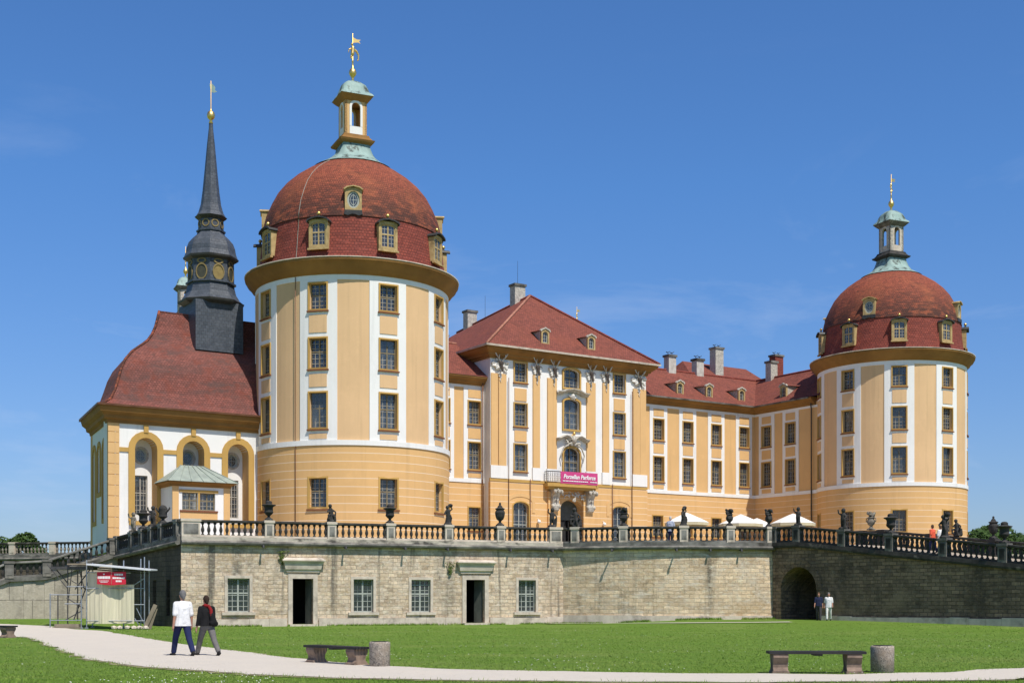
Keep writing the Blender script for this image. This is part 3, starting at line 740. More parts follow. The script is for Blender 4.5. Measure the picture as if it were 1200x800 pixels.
def wing_front(root, S, a0, a1, cols, ground=(), edges=True):
    """two storey wing wall with white bays above a jointed base"""
    ww = 1.24; lo = [dict(a0=c - ww / 2, a1=c + ww / 2, z0=7.62, z1=9.57, **{'in': -.36}) for c in ground]; hi = []
    for c in cols:
        for i in (1, 2): hi.append(dict(a0=c - ww / 2, a1=c + ww / 2, z0=LEV[i][0], z1=LEV[i][0] + LEV[i][1], **{'in': -.36}))
    panel(MB(), S, a0, a1, FLOOR - .3, 11.72, -.3, .06, lo).build('base_wall', M['ochre_base'], root)
    panel(MB(), S, a0, a1, 11.72, 20.6, -.3, 0, hi).build('wall', M['ochre'], root)
    panel(MB(), S, a0, a1, 11.73, 12.05, -.02, .12).build('string_course', M['white'], root)
    panel(MB(), S, a0, a1, 20.02, 20.24, -.02, .06).build('frieze', M['white'], root)
    for k, c in enumerate(cols):
        hl = [dict(h, **{'in': -.01}) for h in hi if h['a0'] < c < h['a1']]
        st = panel(MB(), S, c - 1.09, c + 1.09, 12.05, 20.02, -.02, .055, hl).build('white_bay', M['white'], root)
        for z0, z1 in ((12.17, 12.56), (15.58, 16.48), (19.15, 19.86)):
            panel(MB(), S, c - .64, c + .64, z0, z1, .03, .09).build('inlay', M['ochre'], st)
        for i in (1, 2): castle_window(root, S, c, LEV[i][0], ww, LEV[i][1], curtain=1)
    for c in ground: castle_window(root, S, c, 7.62, ww, 1.95, front=.11)

def cornice_prof(z, k=1.):
    return [(-.1, z), (.12 * k, z), (.16 * k, z + .14), (.34 * k, z + .22), (.38 * k, z + .34), (.62 * k, z + .48), (.70 * k, z + .62), (.70 * k, z + .72), (-.1, z + .74)]

PX = -.28
# --- right wing with its return towards the farther tower
rw = thing('right_wing', 'two storey ochre wing with red roof, between the central pavilion and the farther tower', 'building', (MX, MY, 0), TH)
wing_front(rw, Flat(13.3), PX + 8.7, 23.5, [10.87, 14.56, 18.27, 22.0], [10.75, 14.5, 18.27, 22.0])
wing_front(rw, FlatX(23.5), -13.3, -4.6, [-11.55, -8.22], [-8.22])
mb = MB(); sweep(mb, [(PX + 8.7, 13.3, 0), (23.5, 13.3, 0), (23.5, 4.9, 0)], cornice_prof(20.24)); mb.build('cornice', M['ochre_cornice'], rw)
mb = MB()
E1 = (PX + 8.7, 12.55, 20.98); E2 = (22.75, 12.55, 20.98); E3 = (22.75, 3.6, 20.98); RD = 24.75
mb.add([E1, E2, (28.2, 18.0, RD), (PX + 8.7, 18.0, RD)], [(0, 1, 2, 3)])
mb.add([E2, E3, (28.2, 3.6, RD), (28.2, 18.0, RD)], [(0, 1, 2, 3)])
mb.add([(PX + 8.7, 18.0, RD), (28.2, 18, RD), (33.6, 23.4, 20.98), (PX + 8.7, 23.4, 20.98)], [(0, 1, 2, 3)])
mb.add([(28.2, 18, RD), (28.2, 3.6, RD), (33.6, 3.6, 20.98), (33.6, 23.4, 20.98)], [(0, 1, 2, 3)])
roof = mb.build('roof', M['tile'], rw)
mb = MB(); mb.path([(PX + 8.7, 18, RD + .02), (28.2, 18, RD + .02)], .13); mb.path([(28.2, 18, RD + .02), (28.2, 4, RD + .02)], .13); mb.build('ridge_tiles', M['tile_drum'], roof)
mb = MB(); sweep(mb, [(PX + 8.75, 12.58, 20.93), (22.78, 12.58, 20.93), (22.78, 5.2, 20.93)], [(0, -.08), (.10, -.08), (.12, .05), (0, .05)]); mb.build('gutter', M['stone_grey'], rw)
mb = MB(); mb.path([(23.3, 5.35, 20.85), (23.25, 5.3, 20.2), (23.3, 5.3, 19.9), (23.3, 5.3, 5.1)], .07); mb.build('drainpipe', M['dark_metal'], rw)
panel(MB(), Flat(23.2), PX + 8.7, 33.4, FLOOR, 20.95, -.3, 0).build('back_wall', M['ochre'], rw)
panel(MB(), FlatX(33.4), -23.2, -3.5, FLOOR, 20.95, -.3, 0).build('outer_wall', M['ochre'], rw)
for x in (13.73, 17.5, 21.85): small_dormer(rw, Matrix.Translation((x, 13.4, 21.42)))
small_dormer(rw, Matrix.Translation((23.6, 9.4, 21.42)) @ Matrix.Rotation(-math.pi / 2, 4, 'Z'))
chimney(rw, 16.2, 17.9, 23.8, 26.3, .95, .8, 'stucco_pale'); chimney(rw, 20.0, 18.0, 23.8, 26.3, .95, .8, 'stucco_pale'); chimney(rw, 28.1, 15.6, 23.8, 26.5, .95, .8, 'stucco_grey', False)
rebase(rw, (16, 18, FLOOR))
# --- left wing, mostly behind the nearer tower
lw = thing('left_wing', 'short strip of ochre wing seen between the nearer tower and the central pavilion', 'building', (MX, MY, 0), TH)
wing_front(lw, Flat(13.3), -23.5, PX - 8.7, [-9.63 - .32, -13.1, -16.8, -20.5], [-9.95, -13.1])
mb = MB(); sweep(mb, [(-23.5, 13.3, 0), (PX - 8.7, 13.3, 0)], cornice_prof(20.24)); mb.build('cornice', M['ochre_cornice'], lw)
mb = MB(); x0, x1 = -24.5, PX - 8.7
mb.add([(x0, 12.55, 20.98), (x1, 12.55, 20.98), (x1, 18, RD), (x0, 18, RD)], [(0, 1, 2, 3)]); mb.add([(x0, 18, RD), (x1, 18, RD), (x1, 23.4, 20.98), (x0, 23.4, 20.98)], [(0, 1, 2, 3)])
roof = mb.build('roof', M['tile'], lw)
mb = MB(); mb.path([(x0, 18, RD + .02), (x1, 18, RD + .02)], .13); mb.build('ridge_tiles', M['ridge'], roof)
panel(MB(), Flat(23.2), x0, x1, FLOOR, 20.95, -.3, 0).build('back_wall', M['ochre'], lw)
mb = MB(); mb.path([(PX - 8.95, 13.0, 20.8), (PX - 8.95, 13.0, 5.1)], .06); mb.build('drainpipe', M['pipe'], lw)
rebase(lw, (-16, 18, FLOOR))

# --- central pavilion
pv = thing('central_pavilion', 'ochre and white entrance pavilion with balcony, stag heads and a red hipped roof', 'building', (MX, MY, 0), TH)
S = Flat(12.16); XL, XR = PX - 8.7, PX + 8.7; ww = 1.32
SC = (PX - 5.55, PX + 5.5); hi = []; lo = []
for c in SC:
    for i in (1, 2, 3): hi.append(dict(a0=c - ww / 2, a1=c + ww / 2, z0=LEV[i][0], z1=LEV[i][0] + LEV[i][1], **{'in': -.36}))
CW = [(12.3, 3.0, .55), (16.95, 2.75, .32), (20.72, 1.72, .30)]; cw = 1.78
for z, h, r in CW: hi.append(dict(a0=PX - cw / 2, a1=PX + cw / 2, z0=z, z1=z + h, rise=r, **{'in': -.40}))
for c in SC: lo.append(dict(a0=c - .84, a1=c + .84, z0=5.6, z1=10.15, rise=.42, **{'in': -.36}))
lo.append(dict(a0=PX - 1.25, a1=PX + 1.25, z0=FLOOR, z1=10.55, rise=.8, **{'in': -.9}))
panel(MB(), S, XL, XR, FLOOR - .3, 11.85, -.3, .08, lo).build('base_wall', M['ochre_base'], pv)
panel(MB(), S, XL, XR, 11.85, 23.2, -.3, 0, hi).build('wall', M['white'], pv)
panel(MB(), S, XL - .1, XR + .1, 11.86, 12.12, -.02, .13).build('string_course', M['ochre_trim'], pv)
for c in SC:
    for z0, z1 in ((15.5, 16.45), (19.1, 20.2)): panel(MB(), S, c - .64, c + .64, z0, z1, -.02, .07).build('inlay', M['ochre'], pv)
    for i in (1, 2, 3): castle_window(pv, S, c, LEV[i][0], ww, LEV[i][1], curtain=1 if i < 3 else 0, front=.1)
    castle_window(pv, S, c, 5.6, 1.68, 4.55, d=-.25, rise=.42, frame='frame_grey', nx=4, ny=8, front=.14, sill=False, fw=.1)
    mb = MB()                                         # voussoirs round the ground floor arch
    ring_panel(mb, S, c - 1.2, c + 1.2, 9.2, 10.6, .32, .06, .12, .5, False); mb.build('arch_voussoirs', M['ochre'], pv)
for z, h, r in CW: castle_window(pv, S, PX, z, cw, h, d=-.26, rise=r, curtain=1 if z < 20 else 0, front=.15, nx=4, ny=5, fw=.16, sill=False)
for sgn in (-1, 1):
    for x0, x1, z1 in ((1.68, 2.68, 21.4), (3.52, 4.25, 21.5), (7.1, 7.9, 21.3), (7.96, 8.66, 21.3)):
        a = sorted((PX + sgn * x0, PX + sgn * x1))
        pp = panel(MB(), S, a[0], a[1], 13.25, z1, -.02, .14 if x0 < 7.5 else .09).build('pilaster', M['ochre'], pv)
    for x0, x1 in ((1.6, 2.76), (3.44, 4.33), (7.0, 8.74)):
        a = sorted((PX + sgn * x0, PX + sgn * x1))
        panel(MB(), S, a[0], a[1], 12.13, 13.24, -.02, .17).build('pilaster_pedestal', M['white'], pv)
    a = sorted((PX + sgn * 6.95, PX + sgn * 8.78)); panel(MB(), S, a[0], a[1], FLOOR - .3, 11.8, .0, .14).build('corner_quoin', M['ochre_base'], pv)
for sgn in (-1, 1):
    for x in (6.9, 4.6):
        q = PX + sgn * x; mb = MB(); mb.path([(q, 11.96, 21 if x > 5 else 12.2), (q, 11.96, 5.1)], .035); mb.build('drainpipe', M['pipe'], pv)
# side walls
for xx, s in ((XL, 1), (XR, -1)):
    mb = MB(); mb.box(min(xx, xx + .3 * s), max(xx, xx + .3 * s), 12.47, 30, FLOOR, 23.2); mb.build('side_wall', M['white'], pv)
panel(MB(), Flat(30), XL, XR, FLOOR, 23.2, -.3, 0).build('back_wall', M['ochre'], pv)
mb = MB(); sweep(mb, [(XL, 30, 0), (XL, 12.16, 0), (XR, 12.16, 0), (XR, 30, 0)], [(-.1, 22.62), (.12, 22.62), (.16, 22.8), (.34, 22.86), (.40, 23.02), (.70, 23.22), (.84, 23.4), (.86, 23.6), (-.1, 23.62)]); mb.build('cornice', M['ochre_cornice'], pv)
mb = MB(); hip_roof(mb, XL - .95, XR + .95, 11.2, 31, 23.62, [(PX + .28, 19.3, 30.5), (PX + .28, 33.0, 29.3)])
roof = mb.build('roof', M['tile'], pv, recalc=False)
mb = MB(); mb.path([(XL - .95, 11.2, 23.68), (0, 19.3, 30.56)], .12); mb.build('hip_tiles', M['ridge'], roof)
mb = MB(); mb.path([(XR + .95, 11.2, 23.68), (0, 19.3, 30.56)], .12); mb.build('hip_tiles', M['tile_drum'], roof)
mb = MB(); mb.path([(0, 19.3, 30.56), (0, 33, 29.36)], .12); mb.build('ridge_tiles', M['tile_drum'], roof)
mb = MB(); sweep(mb, [(XL - .9, 30, 23.6), (XL - .9, 11.25, 23.6), (XR + .9, 11.25, 23.6), (XR + .9, 30, 23.6)], [(0, -.10), (.12, -.10), (.14, .06), (0, .06)]); mb.build('gutter', M['stone_light'], pv)
for x in (-3.1, 2.05): small_dormer(pv, Matrix.Translation((x, 12.2, 24.40)))
chimney(pv, -.1, 21.3, 29.2, 32.0, 1.2, .9, 'stucco_grey', False); chimney(pv, -.1, 30.2, 28.4, 31.1, 1.1, .9, 'stucco_grey', False)
chimney(pv, 9.2, 15.0, 23.0, 25.0, .9, .8, 'stone_grey', True)
for x, z in ((-.9, 1.8), (-2.2, 1.8)):
    mb = MB(); y = 27.0 + x; mb.prism([(x * 2.2 - .5, 26.9), (x * 2.2, 27.15), (x * 2.2 + .5, 26.9)], y, y + 1.2)
mb = MB(); mb.tube((-1.2, 25.5, 28.8), (-1.2, 25.5, 31.6), .018, .012); mb.build('aerial', M['iron'], roof)
mb = MB(); mb.tube((-.3, 21.0, 31.9), (-.3, 21, 34.2), .018, .012); mb.build('aerial', M['iron'], roof)
# stag heads with antlers and stucco leaves
def blobs(mb, pts, seed, n, spread, r):
    g = random.Random(seed)
    for (x, y, z) in pts:
        for k in range(n):
            a = g.uniform(0, 6.28); q = spread * math.sqrt(g.random())
            p = Vector((x + q * math.cos(a), y + g.uniform(-.05, .02), z + q * math.sin(a)))
            mb.capsule(p, r * g.uniform(.5, 1), p + Vector((g.uniform(-.16, .16), -.03, g.uniform(-.2, .1))), r * g.uniform(.25, .6), 6)
st_mb = MB(); st_mb.capsule((0, 0, .42), .17, (0, -.14, .30), .17); st_mb.capsule((0, -.14, .30), .15, (0, -.36, -.22), .085)
for s in (-1, 1): st_mb.path([(s * .12, -.05, .45), (s * .34, -.08, .42), (s * .42, -.08, .34)], .05, .03)
an_mb = MB()
for s in (-1, 1):
    an_mb.path([(s * .08, -.06, .5), (s * .22, -.14, .72), (s * .48, -.18, .98), (s * .62, -.20, 1.3), (s * .60, -.26, 1.55)], .065, .042)
    an_mb.path([(s * .22, -.14, .72), (s * .30, -.36, .80), (s * .28, -.42, .98)], .05, .03)
    an_mb.path([(s * .55, -.19, 1.1), (s * .82, -.22, 1.22), (s * .86, -.24, 1.4)], .05, .03)
    an_mb.path([(s * .61, -.2, 1.35), (s * .45, -.26, 1.5), (s * .46, -.27, 1.62)], .045, .03)
sx_mb = MB(); blobs(sx_mb, [(-.42, .03, .45), (.42, .03, .45), (-.36, .03, 0), (.36, .03, 0), (0, .03, .1), (-.5, .03, .25), (.5, .03, .25)], 3, 9, .34, .12); blobs(sx_mb, [(0, .03, -.45), (.04, .03, -.75)], 4, 5, .16, .09)
sx_mb.path([(0, .0, -.6), (.10, -.03, -.85), (-.06, -.03, -1.1), (.06, -.03, -1.3)], .06, .04)
sw_mb = MB(); blobs(sw_mb, [(-.25, .03, .4), (.25, .03, .4), (-.2, .03, 0), (.2, .03, 0), (0, .03, .1)], 5, 8, .26, .11); blobs(sw_mb, [(0, .03, -.4)], 4, 5, .16, .09)
sw_mb.path([(0, .0, -.5), (.08, -.03, -.8), (-.06, -.03, -1.0), (.05, -.03, -1.2)], .06, .04)
head0 = fused(st_mb, 'stag_head', M['stag'], .035, pv); ant0 = an_mb.build('antlers', M['antler'], head0)
leaves = {1: fused(sx_mb, 'stucco_leaves', M['stucco'], .04, pv), 0: fused(sw_mb, 'stucco_leaves', M['stucco'], .04, pv)}
used = set()
for rx, wide in ((-7.75, 1), (-3.85, 0), (-2.0, 0), (2.12, 0), (3.9, 0), (7.75, 1)):
    x = PX + rx; z = 21.85; h = head0; l_ = leaves[wide]
    if 'h' in used:
        h = head0.copy(); COL.objects.link(h); a = ant0.copy(); COL.objects.link(a); a.parent = h
        a.scale = (1 if wide else .8, 1, 1)
    if wide in used: l_ = l_.copy(); COL.objects.link(l_)
    used |= {'h', wide}; h.location = (x, 11.9, z - .1); h.scale = (1.12, .62, 1.15); l_.location = (x, 12.0, z)
# carved heads of the centre windows
mb = MB(); pts = [(-1.75, 19.98), (-1.2, 20.0), (-.7, 20.2), (0, 20.3), (.7, 20.2), (1.2, 20.0), (1.75, 19.98)]
mb.loft([[(PX + x, 12.0 - o, z + dz) for x, z in pts] for o, dz in ((-.1, 0), (.12, .02), (.2, .14), (.42, .22), (.44, .32), (-.1, .36))], cap=False, closed=False); mb.build('window_pediment', M['stucco_grey'], pv)
mb = MB(); mb.capsule((PX, 11.98, 19.85), .22, (PX, 11.9, 19.98), .2); blobs(mb, [(PX - .3, 12, 19.9), (PX + .3, 12, 19.9)], 8, 5, .18, .09); fused(mb, 'carved_keystone', M['stucco'], .035, pv)
mb = MB()
for s in (-1, 1):
    pts = [(.30, 16.0), (.55, 16.22), (.85, 16.26), (1.15, 16.14), (1.40, 16.0), (1.62, 15.96), (1.78, 15.98)]
    mb.loft([[(PX + s * x, 12.2, z - .14), (PX + s * x, 11.85, z - .14), (PX + s * x, 11.62, z + .02), (PX + s * x, 11.58, z + .12), (PX + s * x, 12.2, z + .16)] for x, z in pts])
    mb.path([(PX + s * .5, 11.85, 15.5), (PX + s * 1.0, 11.9, 15.25), (PX + s * 1.3, 11.9, 14.6), (PX + s * 1.15, 11.95, 13.9)], .09, .06)
blobs(mb, [(PX, 11.85, 16.2), (PX, 11.85, 15.75), (PX - .45, 11.9, 15.9), (PX + .45, 11.9, 15.9)], 9, 12, .36, .12)
mb.sphere((PX, 11.72, 16.0), .3, 10, 8, (.8, .7, 1.2)); fused(mb, 'carved_cartouche', M['stucco_grey'], .04, pv)
mb = MB(); mb.sphere((PX, 11.7, 16.55), .16); blobs(mb, [(PX, 11.75, 16.5)], 4, 5, .2, .07); fused(mb, 'gilt_crest', M['gold'], .03, pv)
# balcony on corbels
bx0, bx1 = PX - 3.15, PX + 2.5
mb = MB(); mb.slab([(bx0, 12.1), (bx0, 11.35), (bx0 + .5, 11.1), (bx1 - .5, 11.1), (bx1, 11.35), (bx1, 12.1)], 11.62, 11.9); mb.slab([(bx0 + .2, 12.1), (bx0 + .2, 11.5), (bx0 + .6, 11.3), (bx1 - .6, 11.3), (bx1 - .2, 11.5), (bx1 - .2, 12.1)], 11.4, 11.62)
bal = mb.build('balcony', M['ochre_trim'], pv)
pth = [(bx0 + .15, 12.05, 11.9), (bx0 + .15, 11.45, 11.9), (bx0 + .6, 11.2, 11.9), (bx1 - .6, 11.2, 11.9), (bx1 - .15, 11.45, 11.9), (bx1 - .15, 12.05, 11.9)]
mb = MB(); sweep(mb, pth, [(-.03, .06), (.03, .06), (.03, .10), (-.03, .10)]); sweep(mb, pth, [(-.04, 1.02), (.04, 1.02), (.04, 1.09), (-.04, 1.09)])
for (p, q) in zip(pth, pth[1:]):
    p = Vector(p); q = Vector(q); L = (q - p).length; k = max(2, int(L / .16))
    for i in range(k + 1):
        a = p + (q - p) * i / k; mb.tube(a + Vector((0, 0, .08)), a + Vector((0, 0, 1.04)), .014, n=5)
        if i < k:
            b = p + (q - p) * (i + .5) / k
            for z in (.35, .75): mb.path([b + Vector((0, 0, z - .16)), a + Vector((0, 0, z)), b + Vector((0, 0, z + .16))], .012, n=4)
mb.build('railing', M['iron'], bal)
for s in (-1, 1):
    x = PX - .15 + s * 1.95; mb = MB()
    pts = [(0, 0), (-.85, 0), (-.88, -.25), (-.75, -.5), (-.55, -.75), (-.5, -1.2), (-.62, -1.5), (-.55, -1.85), (-.3, -2.0), (0, -2.05)]
    T = Matrix.Translation((x, 12.12, 11.4)); mb.T = T; mb.loft([[(w, y, z) for y, z in pts] for w in (-.36, .36)]); mb.T = T
    for w in (-.36, .36):
        for y, z, r in ((-.9, -.28, .22), (-.5, -1.55, .2)): mb.T = T @ Matrix.Translation((w, y, z)) @ Matrix.Rotation(math.pi / 2, 4, 'Y'); mb.lathe([(0, -.06), (r, -.06), (r, .06), (0, .06)], 12); mb.T = T
    blobs(mb, [(0, -.62, -.9), (0, -.98, -.25)], 11, 4, .2, .1); mb.T = Matrix()
    mb.build('corbel', M['stucco_grey'], bal)
    mb = MB(); panel(mb, S, x - .62, x + .62, FLOOR, 11.2, 0, .3); mb.build('door_pier', M['ochre_base'], pv)
mb = MB(); blobs(mb, [(PX, 11.7, 10.95), (PX - .4, 11.75, 11.0), (PX + .4, 11.75, 11.0), (PX - 1.05, 11.8, 10.85), (PX + 1.05, 11.8, 10.85), (PX, 11.7, 10.6)], 21, 8, .26, .10); fused(mb, 'carved_arms', M['stucco_grey'], .04, pv)
# entrance: door leaves and fanlight set deep
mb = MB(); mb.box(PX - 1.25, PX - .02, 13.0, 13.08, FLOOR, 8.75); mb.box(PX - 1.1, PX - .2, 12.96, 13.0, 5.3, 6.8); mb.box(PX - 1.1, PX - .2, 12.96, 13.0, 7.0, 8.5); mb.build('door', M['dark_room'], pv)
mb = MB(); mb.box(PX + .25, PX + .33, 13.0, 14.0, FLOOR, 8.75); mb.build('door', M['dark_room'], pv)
mb = MB(); mb.prism([(PX - 1.25, 8.75), (PX + 1.25, 8.75)] + [(PX + p[0], p[1]) for p in arch_curve(dict(a0=-1.25, a1=1.25, z1=10.55, rise=.8), 10)][::-1], 12.98, 13.05)
mb.build('fanlight', M['door_green'], pv)
for x in (PX - 3.75, PX + 3.55):
    mb = MB(); mb.sphere((x, 11.85, 8.45), .17, 12, 8); mb.tube((x, 11.9, 8.6), (x, 12.1, 8.75), .03); fused(mb, 'globe_lamp', M['white'], .025, pv)
rebase(pv, (PX, 21, FLOOR))

# banner tied to the balcony railing
ban = thing('banner', 'magenta banner with white slanted lettering tied to the balcony railing', 'banner', W(-.16, 11.07, 11.88), TH)
ban.scale = (.95, 1, 1)
mb = MB(); k = 12; rows = []
for i in range(k + 1):
    x = -2.17 + 4.34 * i / k; y = .012 * math.sin(i * 1.9)
    rows.append([(x, y, .02 + .01 * math.sin(i)), (x, y - .02, .55), (x, y, 1.1), (x, y + .012, 1.1), (x, y - .008, .55), (x, y + .012, .02 + .01 * math.sin(i))])
mb.loft(rows); mb.build('cloth', M['magenta'], ban)
def text(body, size, loc, parent, mat, name='lettering', shear=0., align='CENTER', ext=.004, bold=0., rot=math.pi / 2, sx=1.):
    cu = bpy.data.curves.new('txt', 'FONT'); cu.body = body; cu.size = size; cu.align_x = align; cu.shear = shear; cu.extrude = ext; cu.offset = bold; cu.resolution_u = 3
    o = bpy.data.objects.new('txt', cu); COL.objects.link(o)
    dg = bpy.context.evaluated_depsgraph_get(); me = bpy.data.meshes.new_from_object(o.evaluated_get(dg))
    bpy.data.objects.remove(o); bpy.data.curves.remove(cu)
    me.name = name; me.materials.clear(); me.materials.append(M[mat])
    t = put(name, me, parent, loc); t.rotation_euler = (rot, 0, 0); t.scale = (sx, 1, 1); return t
text('Porzellan Parforce', .54, (0, -.042, .48), ban, 'sign_white', shear=.22, bold=.014, sx=.93)
mb = MB(); g = random.Random(2); x = -1.95
while x < 1.9:
    w = g.uniform(.10, .30)
    if not (.95 < x < 1.2): mb.box(x, x + w, -.045, -.030, .22, .30)
    x += w + .04
mb.build('small_print', M['sign_white'], ban)

# --- chapel with its ridge turret and porch
ch = thing('chapel', 'white and ochre chapel with arched niches, swelling red roof and dark slate spire', 'chapel', (MX, MY, 0), TH)
S = Flat(6.5); XA, XB = -43.75, -24.0
LD = Vector((.131, .989, 0)).normalized()          # side wall runs slightly splayed
niches = [(-41.15, 1.58), (-37.72, 1.58), (-34.35, 1.58)]
ho = [dict(a0=c - w / 2, a1=c + w / 2, z0=7.0, z1=12.85, rise=w / 2, **{'in': -1.15}) for c, w in niches]
panel(MB(), S, XA, XB, FLOOR - .2, 14.0, -1.2, 0, ho).build('wall', M['white'], ch)
for c, w in niches:
    win = dict(a0=c - .48, a1=c + .48, z0=7.5, z1=10.3, **{'in': -1.0}); oc = dict(a0=c - .44, a1=c + .44, z0=11.22, z1=12.22, oval=True, **{'in': -1.0})
    mb = MB(); panel(mb, Flat(6.5 + 1.15), c - w / 2 - .05, c + w / 2 + .05, 6.9, 12.95, -.3, 0, [win, oc], False); mb.build('niche_wall', M['white'], ch)
    mb = MB(); rr = arch_curve(dict(a0=c - w / 2, a1=c + w / 2, z1=12.85, rise=w / 2), 14); rr = [(c - w / 2, 7.0)] + rr + [(c + w / 2, 7.0)]
    mb.loft([[(a - (a - c) * .004, 6.5 + y, z - .004) for a, z in rr] for y in (-.02, 1.14)], cap=False, closed=False); mb.build('niche_lining', M['ochre'], ch)
    mb = MB(); ring_panel(mb, S, c - w / 2, c + w / 2, 7.0, 12.85, .45, -.02, .09, w / 2, False); mb.box(c - .16, c + .16, 6.36, 6.5, 13.2, 13.75); mb.build('niche_surround', M['ochre_trim'], ch)
    mb = MB(); mb.box(c - w / 2 - .42, c + w / 2 + .42, 6.3, 7.65, 6.72, 7.0); mb.build('niche_sill', M['ochre_trim'], ch)
    window(ch, Flat(7.65), c, 7.5, .96, 2.8, -.15, 4, 8, 'lattice'); window(ch, Flat(7.65), c, 11.22, .88, 1.0, -.12, 2, 2, 'frame_grey', oval=True)
    mb = MB(); o1 = [(.50 * math.cos(2 * math.pi * i / 20), .56 * math.sin(2 * math.pi * i / 20)) for i in range(21)]
    mb.loft([[(c + p[0] * .9, 7.67, 11.72 + p[1] * .9), (c + p[0] * .9, 7.57, 11.72 + p[1] * .9), (c + p[0] * 1.12, 7.57, 11.72 + p[1] * 1.12), (c + p[0] * 1.12, 7.67, 11.72 + p[1] * 1.12)] for p in o1], cap=False); mb.build('oculus_surround', M['stucco_grey'], ch)
for a0, a1 in ((-40.0 + .0, -38.92), (-36.52, -35.55), (-43.05, -42.36)):
    panel(MB(), S, a0, a1, 11.8, 12.1, -.02, .07).build('impost_band', M['ochre_trim'], ch)
mb = MB(); k = 0
for i in range(12):
    z = FLOOR + i * .74; mb.box(XA - .06, XA + .72, 6.42, 6.56, z + .02, z + .72)
mb.box(XA - .03, XA + .69, 6.45, 6.6, FLOOR, 13.9); mb.build('corner_quoin', M['ochre'], ch)
# side wall with narrow niches
A = Vector((XA, 6.5, 0)); B = A + LD * 8.6
S2 = Rot((B.x, B.y), math.atan2(A.y - B.y, A.x - B.x)); sides = [(1.8, 1.3), (4.2, 1.3), (6.7, 1.3)]
panel(MB(), S2, 0, 8.6, FLOOR - .2, 14.0, -.5, 0, [dict(a0=c - w / 2, a1=c + w / 2, z0=7.2 if c != 4.2 else 9.2, z1=12.6, rise=w / 2, **{'in': -.5}) for c, w in sides]).build('side_wall', M['white'], ch)
for c, w in sides:
    z0 = 7.2 if c != 4.2 else 9.2
    mb = MB(); panel(mb, S2, c - w / 2 - .05, c + w / 2 + .05, z0 - .1, 12.7, -.6, -.46); mb.build('side_niche_back', M['ochre'], ch)
    mb = MB(); ring_panel(mb, S2, c - w / 2, c + w / 2, z0, 12.6, .3, -.02, .08, w / 2, True); mb.build('niche_surround', M['ochre_trim'], ch)
for q0 in (.02, 7.9): panel(MB(), S2, q0, q0 + .68, FLOOR, 13.9, -.02, .05).build('corner_quoin', M['ochre'], ch)
C2 = (XB, B.y)
mb = MB(); mb.box(B.x, XB, B.y - .3, B.y, FLOOR, 14.0); mb.build('back_wall', M['white'], ch)
base = [A, Vector((XB, 6.5, 0)), Vector((XB, B.y, 0)), B]
cz = 13.75
mb = MB(); sweep(mb, [(B.x, B.y, 0), (A.x, A.y, 0), (XB, 6.5, 0)], [(-.1, cz), (.10, cz), (.14, cz + .2), (.36, cz + .3), (.40, cz + .52), (.66, cz + .72), (.74, cz + .98), (.76, cz + 1.16), (-.1, cz + 1.18)]); mb.build('cornice', M['ochre_cornice'], ch)
# swelling roof: insets from the eaves against height
prof = [(-.82, 14.88), (-.35, 15.05), (.15, 15.45), (.52, 16.2), (.78, 17.0), (1.02, 17.8), (1.35, 18.5), (1.9, 19.2), (2.6, 19.8), (3.2, 20.3), (3.65, 20.95), (3.95, 21.6), (4.15, 22.3), (4.3, 22.85)]
def inset(d):
    fy = 6.5 + d; by = B.y - d
    # left edge parallel to LD, moved right by d
    lx = lambda y: XA + (y - 6.5) * LD.x / LD.y + d * 1.02
    return [(lx(fy), fy), (XB, fy), (XB, by), (lx(by), by)]
mb = MB(); rings = []
for d, z in prof: rings.append([(x, y, z) for x, y in inset(d)])
for r0, r1 in zip(rings, rings[1:]):
    for i in (0, 2, 3):
        j = (i + 1) % 4
        t = (Vector(r0[j]) - Vector(r0[i])).normalized(); q = [r0[i], r0[j], r1[j], r1[i]]
        k = prof[rings.index(r0)]; k1 = prof[rings.index(r1)]
        L0 = sum(math.hypot(prof[m + 1][0] - prof[m][0], prof[m + 1][1] - prof[m][1]) for m in range(rings.index(r0))); L1 = L0 + math.hypot(k1[0] - k[0], k1[1] - k[1])
        mb.add(q, [(0, 1, 2, 3)], [[(Vector(q[0]).dot(t), L0), (Vector(q[1]).dot(t), L0), (Vector(q[2]).dot(t), L1), (Vector(q[3]).dot(t), L1)]], False)
mb.add(rings[-1], [(0, 1, 2, 3)])
roof = mb.build('roof', M['tile_chapel'], ch)
mb = MB(); mb.path([r[0] for r in rings], .10); mb.build('hip_tiles', M['tile_dome'], roof)
mb = MB(); sweep(mb, [(B.x, B.y, 14.9), (A.x, A.y, 14.9), (XB, 6.5, 14.9)], [(.72, -.06), (.88, -.06), (.9, .06), (.72, .06)]); mb.build('gutter', M['pipe'], ch)
# turret
tx, ty = -34.75, 11.0
def octo(r, z, k=8): return [(tx + r / math.cos(math.pi / k) * math.cos(2 * math.pi * (i + .5) / k), ty + r / math.cos(math.pi / k) * math.sin(2 * math.pi * (i + .5) / k), z) for i in range(k)]
def sq(r, z):
    out = []
    for i in range(8):
        a = 2 * math.pi * (i + .5) / 8; c_, s_ = math.cos(a), math.sin(a); q = r / max(abs(c_), abs(s_)); out.append((tx + q * c_, ty + q * s_, z))
    return out
mb = MB(); mb.box(tx - 1.85, tx + 1.85, ty - 1.85, ty + 1.85, 20.0, 23.75); tu = mb.build('turret', M['slate'], ch)
def sub(n, rings_, mat, smooth=False): mb = MB(); mb.loft(rings_, smooth=smooth); return mb.build(n, M[mat], tu)
sub('turret_eaves', [sq(1.9, 23.6), sq(2.25, 23.78), sq(2.3, 23.92), sq(2.2, 23.98)], 'dark_metal')
